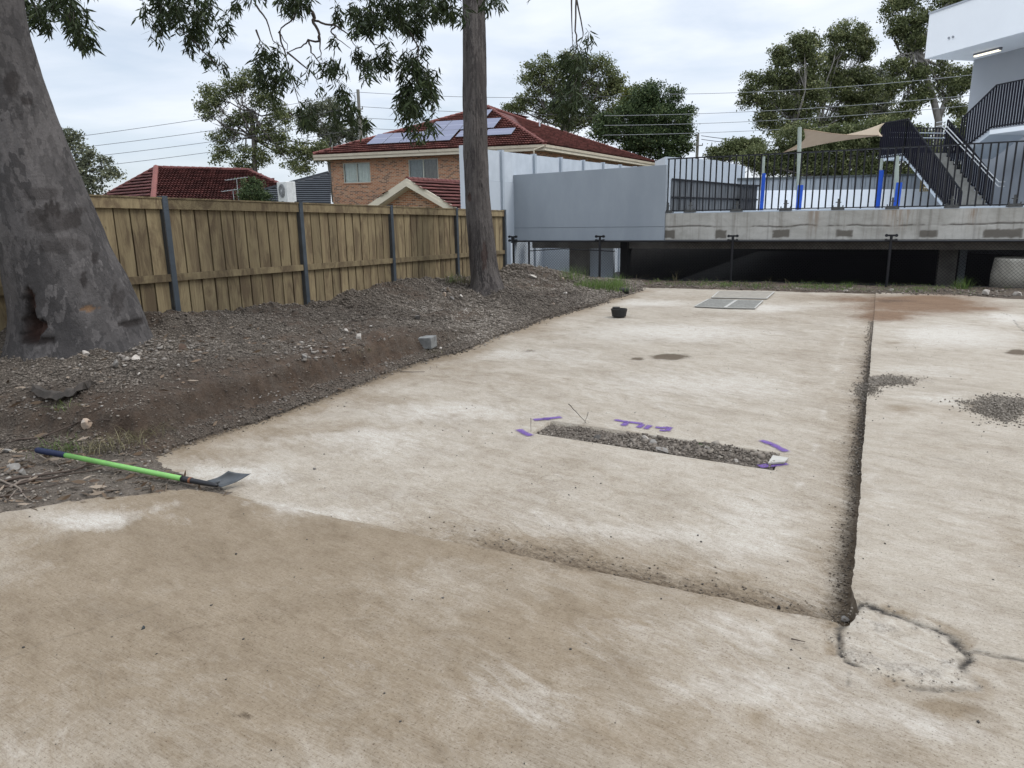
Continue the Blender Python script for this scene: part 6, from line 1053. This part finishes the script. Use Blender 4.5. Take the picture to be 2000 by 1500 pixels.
# gravel heaps on and beside the right slab
def heap(px, py, rx, ry, n, h, nm, lab_, seedx):
    c = onz(px, py); ex = onz(px + rx, py)[:2] - c[:2]; ey = onz(px, py - ry)[:2] - c[:2]; a = RNG.normal(size=n) * .5; b = RNG.normal(size=n) * .5; X = c[0] + ex[0] * a + ey[0] * b; Y = c[1] + ex[1] * a + ey[1] * b; X = X + (fbm(X, Y, 3, 3, seedx) - .5) * .3; r2 = a * a + b * b; Z = h * np.exp(-r2 * 2.2) * RNG.random(n); base = np.where(X < XR(Y), zsunk(X, Y), 0); R = .0035 + .008 * RNG.random(n) ** 2; o = pebbles(nm, np.stack([X, Y, base + Z + R * .4], 1), R, PILE, .8); tag(o, kind='stuff'); return o
heap(1970, 798, 52, 20, 6500, .045, 'gravel_pile', '', 1); heap(1880, 783, 60, 5, 220, .0, 'gravel_pile', '', 2); heap(1740, 745, 44, 9, 3600, .02, 'gravel_pile', '', 3); heap(1705, 760, 20, 14, 900, .03, 'gravel_pile', '', 4)
X = XR(np.linspace(5, 12, 1100)); Y = np.linspace(5, 12, 1100); X = X - np.abs(RNG.normal(size=1100)) * .035; tag(pebbles('joint_gravel', np.stack([X, Y, zsunk(X, Y) + .006], 1), .004 + .009 * RNG.random(1100) ** 2, PEB), kind='stuff')
# soil and grit lying in the angle of the step and along the joint
n = 2600; X = RNG.uniform(-2.4, .05, n); Y = YJ + .16 + np.abs(RNG.normal(size=n)) * .10 * (1.2 + X * .2); kp = RNG.random(n) < sstep(-2.6, -.4, X) * fbm(X, Y, 5, 3, 120) * .6; X, Y = X[kp], Y[kp]; Ya = RNG.uniform(3.0, 7.0, 1500); Xa = XR(Ya) - .015 - np.abs(RNG.normal(size=1500)) * .035 * (.4 + fbm(Ya, Ya * 0, 3, 3, 121) * 1.2); X = np.concatenate([X, Xa]); Y = np.concatenate([Y, Ya]); R = .0018 + .007 * RNG.random(len(X)) ** 3
tag(pebbles('step_soil', np.stack([X, Y, zsunk(X, Y) + R * .3], 1), R, m_peb('step_grit', (.07, .056, .043), (.16, .13, .10), (.33, .29, .23))), kind='stuff')
# scattered dark grit over the slabs
n = 2600; X = RNG.uniform(-4.4, 3.5, n); Y = .8 + 14.5 * RNG.random(n) ** 1.4; Z = np.where((Y > YJ) & (X < XR(Y)), zsunk(X, Y), 0); keep = ~((X > hx0) & (X < hx1) & (Y > hy0) & (Y < hy1)); tag(pebbles('scattered_grit', np.stack([X, Y, Z + .002], 1)[keep], (.0018 + .006 * RNG.random(n) ** 5)[keep], m_peb('dark_grit', (.03, .027, .024), (.08, .07, .06), (.3, .28, .25))), kind='stuff')
n = 5200; X = RNG.uniform(-4.4, 7, n); Y = RNG.uniform(16.1, 17.4, n); R = .008 + .03 * RNG.random(n) ** 4; tag(pebbles('strip_rubble', np.stack([X, Y, .0 + R * .3 + .02 * RNG.random(n)], 1), R, PEB), kind='stuff')
# black rubber cap on the slab
p = onz(1209, 618, 0); cap = thing('rubber_cap', p, 'short black cut pipe cap lying on the far part of the sunken slab', 'pipe cap'); MB().lathe(p, [(.105, 0), (.112, .004), (.135, .125), (.128, .126), (.105, .02), (.02, .018)], 24).build('pipe_shell', simple('black_rubber', (.03, .028, .026), (.02, .02, .02), 9, .6), cap); MB().tube([p + [-.06, .03, .02], p + [-.06, .03, .11]], .055, 14).build('inner_core', simple('rubber_end', (.05, .045, .04)), cap); MB().tube([p + [-.06, .03, .111], p + [-.06, .03, .15]], .062, 14).build('rim', simple('rubber_rim', (.035, .033, .03)), cap)
p = onz(1216, 573, .02); tag(MB().tube([p + [-.12, 0, .05], p + [.12, .05, .05]], .06, 12).build('pipe_stub', simple('black_pipe', (.025, .025, .025))), 'black pipe stub in the weeds at the far left corner of the slab', 'pipe')
# access covers near the far end of the slab
CV = simple('cover_concrete', (.20, .195, .175), (.12, .115, .10), 20, .9, .006, 60); CV2 = simple('cover_concrete_pale', (.27, .245, .205), (.20, .18, .15), 9, .9, .004, 60); FRC = simple('cover_joint', (.40, .385, .35))
for pts, mt, lab in ((((1357, 599), (1384, 585), (1437, 587), (1414, 602)), CV, 'left speckled concrete access cover near the far end'), (((1417, 602), (1440, 587), (1490, 588), (1474, 603)), CV, 'right speckled concrete access cover near the far end'), (((1390, 582), (1404, 570), (1512, 571), (1497, 584)), CV2, 'wide pale access cover farthest from the camera')):
    P = [onz(x, y, -.002) for x, y in pts]; c = sum(P) / 4; r = thing('access_cover', c * [1, 1, 0], lab, 'access cover'); MB().prism([q * [1, 1, 0] + [0, 0, -.02] for q in P], (0, 0, .030)).build('cover', mt, r); f = MB()
    for a, b in zip(P, P[1:] + P[:1]): f.bar(a * [1, 1, 0] + [0, 0, .006], b * [1, 1, 0] + [0, 0, .006], .022, .014)
    f.build('frame', FRC, r)
# purple spray paint
PUR = NT('purple_spray_paint'); vcp = PUR.n('VertexColor'); vcp.layer_name = 'mask'; sp_ = PUR.n('SeparateColor'); PUR.l(vcp.outputs[0], sp_.inputs[0]); tp = PUR.n('BsdfTransparent'); mxp = PUR.n('MixShader'); al = PUR.math('MULTIPLY', sp_.outputs[0], PUR.ramp(PUR.noise(PUR.map(), 130, 4, .7), (.25, .45), (.55, 1.0))); PUR.l(al, mxp.inputs[0]); PUR.l(tp.outputs[0], mxp.inputs[1]); PUR.done((.125, .068, .24), .8); PUR.l(PUR.b.outputs[0], mxp.inputs[2]); PUR.l(mxp.outputs[0], PUR.t.nodes['Material Output'].inputs[0])
def onsunk(px, py):
    z = 0.
    for _ in range(5): p = onz(px, py, z); z = zs1(p[0], p[1])
    return p
def zs1(x, y): return float(zsunk(np.array([x]), np.array([y]))[0])
def paint(name, strokes, lab, cat, wd=.021):
    V = []; Q = []; A_ = []
    for s_ in strokes:
        P = [onsunk(960 + x / 3.3333, 780 + y / 3.3333) for x, y in s_]; fine = []
        for a, b in zip(P[:-1], P[1:]): fine += [a + (b - a) * t for t in np.linspace(0, 1, 14)]
        rows = len(fine)
        for i, p in enumerate(fine):
            d = fine[min(i + 1, rows - 1)] - fine[max(i - 1, 0)]; d[2] = 0; d /= np.linalg.norm(d) + 1e-9; sd2 = np.array([-d[1], d[0], 0]); wv = wd * (1 + .3 * (vnoise(np.array([i * .35]), np.array([s_[0][0] * .1]))[0] - .5)); ends = min(1, i / 2., (rows - 1 - i) / 2.)
            for k, (o_, al_) in enumerate(((-1.9, 0), (-1.05, .75), (-.5, .96), (.5, .96), (1.05, .75), (1.9, 0))): q = p + sd2 * o_ * wv; q[2] = zs1(q[0], q[1]) + .006; V.append(q); A_.append(al_ * ends)
        b0 = len(V) - rows * 6; Q += [(b0 + i * 6 + k, b0 + i * 6 + k + 1, b0 + (i + 1) * 6 + k + 1, b0 + (i + 1) * 6 + k) for i in range(rows - 1) for k in range(5)]
    V = np.array(V); org_ = V.mean(0); me = np_mesh(name, V - org_, np.array(Q), False); vcol(me, 'mask', np.array(A_)[:, None].repeat(3, 1)); o = link(name, me, PUR.m); o.location = tuple(org_); tag(o, lab, cat)
paint('painted_word', [[(795, 135), (890, 152)], [(895, 143), (852, 178)], [(890, 150), (992, 163)], [(990, 163), (952, 190)], [(1036, 170), (1000, 198)], [(1162, 181), (1142, 212)], [(1064, 184), (1105, 189), (1158, 186)], [(1092, 203), (1140, 208)]], 'upside down purple sprayed word FILL behind the trench', 'painted marking', .0165)
for st_, lab in (([(268, 137), (350, 130), (462, 118)], 'purple sprayed dash above the left end of the trench'), ([(174, 197), (215, 222), (260, 242)], 'short purple dash left of the trench'), ([(1748, 268), (1830, 297), (1926, 348)], 'purple dash above the right end of the trench'), ([(1734, 442), (1840, 430), (1926, 419)], 'purple dash below the right end of the trench'), ([(365, 122), (350, 138)], 'tiny purple tick crossing the upper left dash')): paint('paint_mark', [st_], lab, 'painted marking')
# sticks
STK = simple('dead_stick', (.085, .062, .048), (.05, .036, .028), 14, .9, st=(1, 1, 1)); STK2 = simple('grey_stick', (.20, .165, .13), (.14, .11, .09), 14, .9)
def stick(pts, r, mat, lab, lift=.012, name='stick'):
    P = []
    for x, y, *z in pts: p = on_ground(x, y); p = p + [0, 0, lift + (z[0] if z else 0)]; P.append(p)
    F_ = []
    for a, b in zip(P[:-1], P[1:]): F_ += [a + (b - a) * t + RNG.normal(size=3) * r * .5 for t in (0, .25, .5, .75)]
    F_.append(P[-1]); tag(MB().tube(F_, list(np.linspace(r, r * .45, len(F_))), 7).build(name, mat, smooth=True), lab, 'stick', 'dead sticks')
stick([(-10, 944), (60, 938), (130, 926), (210, 908)], .011, STK, 'longest dark stick crossing the dirt at the left border'); stick([(-10, 958), (50, 946), (130, 932), (200, 920)], .009, STK, 'second dark stick just below the longest one'); stick([(20, 957), (60, 940), (100, 925)], .009, STK2, 'greyish stick slanting between the dark sticks')
stick([(0, 941), (30, 955), (62, 982)], .008, STK2, 'short grey twig pointing towards the camera at the left border'); stick([(12, 983), (30, 966), (42, 955)], .005, STK2, 'thin pale twig under the dark sticks'); stick([(0, 975), (40, 968), (80, 955), (150, 945)], .005, STK, 'thin brown twig low on the dirt'); stick([(0, 870), (80, 858), (160, 838), (240, 822)], .007, STK, 'thin root lying across the gravel slope'); stick([(75, 895), (110, 908), (125, 925)], .005, STK2, 'small twig by the navy grip')
stick([(1110, 808, .07), (1128, 820, .035), (1145, 830, .0)], .004, STK, 'thin twig sticking up out of the trench'); stick([(1149, 819, .05), (1142, 831, 0)], .003, STK, 'short upright twig beside the leaning twig'); stick([(1037, 832, .05), (1037, 846, .0)], .003, STK, 'little upright twig at the left end of the trench')
stick([(782, 728), (830, 729)], .006, STK2, 'pale stick on the slab by the toe of the mound'); stick([(568, 749), (592, 753)], .008, STK2, 'pale bark strip on the scarp'); stick([(1850, 560), (1900, 575), (1960, 577)], .014, STK2, 'long pale stick on the soil near the concrete pipe'); stick([(1545, 1257), (1572, 1265)], .003, STK, 'tiny straight twig on the front slab')
# torn black mat half buried in the gravel, plastic scrap
V = []; 
for i in range(16):
    t_ = i / 15; x = 68 + 112 * t_; yc = 765 + 22 * math.sin(math.pi * t_ * .9 + .3) - 8 * t_; c = on_ground(x, yc)
    for j in range(4): V.append(c + np.array([0, 0, .005 + .045 * math.sin(j * 1.1) + .02 * random.random()]) + fy * (j * .045 - .05) * (1 - .5 * abs(2 * t_ - 1)))
mt_ = MB().add(V, [(i * 4 + j, i * 4 + j + 1, (i + 1) * 4 + j + 1, (i + 1) * 4 + j) for i in range(15) for j in range(3)]).build('torn_mat', simple('dirty_rubber', (.06, .05, .042), (.03, .026, .022), 14, .9), smooth=False); s = mt_.modifiers.new('s', 'SOLIDIFY'); s.thickness = .012; tag(mt_, 'torn dark mat half buried in the gravel mound', 'mat')
# dead leaves and bark litter
n = 3000; X = RNG.uniform(-7.2, -3.0, n); Y = 1.6 + 4.5 * RNG.random(n) ** 1.3; Z, s, l = mound_z(X, Y); kp = ((l > -.02) | ((s > 0) & (RNG.random(n) < .22))); X, Y, Z = X[kp], Y[kp], Z[kp]; n = len(X); C = np.stack([X, Y, Z + .012], 1); D = RNG.normal(size=(n, 3)) * [1, 1, .15]; D /= np.linalg.norm(D, axis=1)[:, None]; LN = RNG.uniform(.03, .11, n)
lit_o = thing('leaf_litter', (-5, 2.4, 0), None, None); lo_ = leaves_hang('leaf_litter', C, D, LN, LN * .25, RNG.random(n), m_leaf('dry_leaf', (.07, .045, .03), (.15, .105, .07), (.27, .22, .17), .05), lit_o); lo_.parent = None; lo_.location = lit_o.location; bpy.data.objects.remove(lit_o)
# ------------------------------------------------------------------ grass and weeds
GR = m_leaf('green_grass', (.05, .085, .02), (.10, .155, .04), (.22, .26, .09), .3); GRD = m_leaf('dry_grass', (.07, .062, .034), (.14, .122, .066), (.25, .22, .13), .2)
def blades(name, C, Hh, wdt, lean, mat, lab=None, cat='grass', kind=None, grp=None):
    n = len(C); an = RNG.random(n) * 2 * math.pi; dr = np.stack([np.cos(an), np.sin(an), 0 * an], 1); sdv = np.stack([-np.sin(an), np.cos(an), 0 * an], 1); ln_ = lean * (.3 + RNG.random(n)); V = []
    for t_, w in ((0, 1), (.4, .9), (.75, .6), (1, .06)):
        c = C + dr * (ln_ * t_ ** 2 * Hh)[:, None] + ZD * (t_ * Hh * (1 - .35 * ln_ * t_))[:, None]; V += [c - sdv * (w * wdt / 2), c + sdv * (w * wdt / 2)]
    V = np.stack(V, 1); k = np.array([[0, 1, 3, 2], [2, 3, 5, 4], [4, 5, 7, 6]]); Q = (k[None] + 8 * np.arange(n)[:, None, None]).reshape(-1, 4); org_ = C.mean(0); org_[2] = C[:, 2].min(); me = np_mesh(name, V.reshape(-1, 3) - org_, Q, False); vcol(me, 'tone', np.repeat(RNG.beta(2, 2.5, n), 8)[:, None].repeat(3, 1)); o = link(name, me, mat); o.location = tuple(org_); tag(o, lab, cat if lab else None, grp, kind); return o
def tuft(px, py, r, n, h, lab, mat=None, wdt=.006, lean=.8):
    p = on_ground(px, py); a = RNG.normal(size=(n, 2)) * r * .5; C = np.stack([p[0] + a[:, 0], p[1] + a[:, 1], np.full(n, p[2] - .01)], 1); blades('grass_tuft', C, h * RNG.uniform(.4, 1, n), wdt, lean, mat or GR, lab, 'grass tuft', grp='grass tufts')
tuft(1185, 566, .45, 420, .34, 'largest bright grass clump at the far left corner of the slab'); tuft(1150, 562, .35, 240, .30, 'grass clump between the far heap and the largest clump'); tuft(1120, 545, .3, 140, .42, 'tall wispy grass in front of the deck column', wdt=.005); tuft(1205, 560, .2, 140, .40, 'tall grass blades right of the largest clump')
tuft(1420, 561, .12, 60, .22, 'small grass tuft under the middle mesh post'); tuft(1660, 562, .14, 70, .22, 'grass tuft left of the right mesh post'); tuft(1880, 566, .16, 110, .36, 'upright grass tuft left of the concrete pipe'); tuft(1795, 566, .2, 120, .12, 'low green tuft at the rusty corner of the slab'); tuft(1575, 562, .4, 150, .12, 'low spreading weeds behind the access covers'); tuft(1615, 562, .2, 70, .12, 'low weed patch right of the access covers'); tuft(1320, 556, .05, 14, .55, 'single tall seeding grass stem before the undercroft', GRD, .004, .7); tuft(1240, 556, .06, 14, .5, 'arching dry stem near the far left slab corner', GRD, .004, 1.2)
tuft(905, 556, .25, 90, .35, 'dry grass against the fence left of the rough trunk', GRD); tuft(888, 552, .2, 60, .3, 'thin green grass at the fence foot', GR, .005)
tuft(238, 872, .2, 110, .17, 'dry grass tussock above the shovel shaft', GRD, .004, 1.6); tuft(195, 880, .16, 60, .13, 'smaller dry tussock left of the main one', GRD, .004, 1.6); tuft(128, 880, .2, 130, .14, 'thin greenish tuft beside the navy grip', GR, .003, 1.4); tuft(285, 850, .2, 70, .17, 'dry roots hanging on the scarp', GRD, .003, 1.8); tuft(1380, 872, .035, 26, .03, 'tiny green weed growing in the trench', simple('bright_weed', (.05, .16, .03)), .01, 1.2); tuft(845, 688, .12, 34, .08, 'dry grass wisp below the concrete block', GRD, .004, 1.6); tuft(135, 800, .1, 26, .12, 'sparse green blades below the torn mat', GR, .003, 1.4); tuft(700, 695, .2, 24, .1, 'dry wisp on the mound slope', GRD, .003, 1.6)
n = 5200; X = RNG.uniform(-4.6, 8, n); Y = RNG.uniform(16.4, 18.0, n); kp = fbm(X, Y, 1.6, 4, 99) > .54; X, Y = X[kp], Y[kp]; blades('low_weeds', np.stack([X, Y, 0 * X - .02], 1), RNG.uniform(.05, .17, len(X)), .010, 1.0, GR, kind='stuff')
n = 700; X = RNG.uniform(-4.6, 8, n); Y = RNG.uniform(16.35, 17.6, n); blades('dry_stalks', np.stack([X, Y, 0 * X - .02], 1), RNG.uniform(.05, .3, n), .006, 1.6, GRD, kind='stuff')
n = 500; X = RNG.uniform(-7.3, -4.8, n); Y = RNG.uniform(12.6, 17, n); Z, s, l = mound_z(X, Y); kp = (s > .1) & (fbm(X, Y, 1.5, 3, 98) > .52); blades('dry_grass_cover', np.stack([X, Y, Z], 1)[kp], RNG.uniform(.04, .14, kp.sum()), .005, 1.2, GRD, kind='stuff')
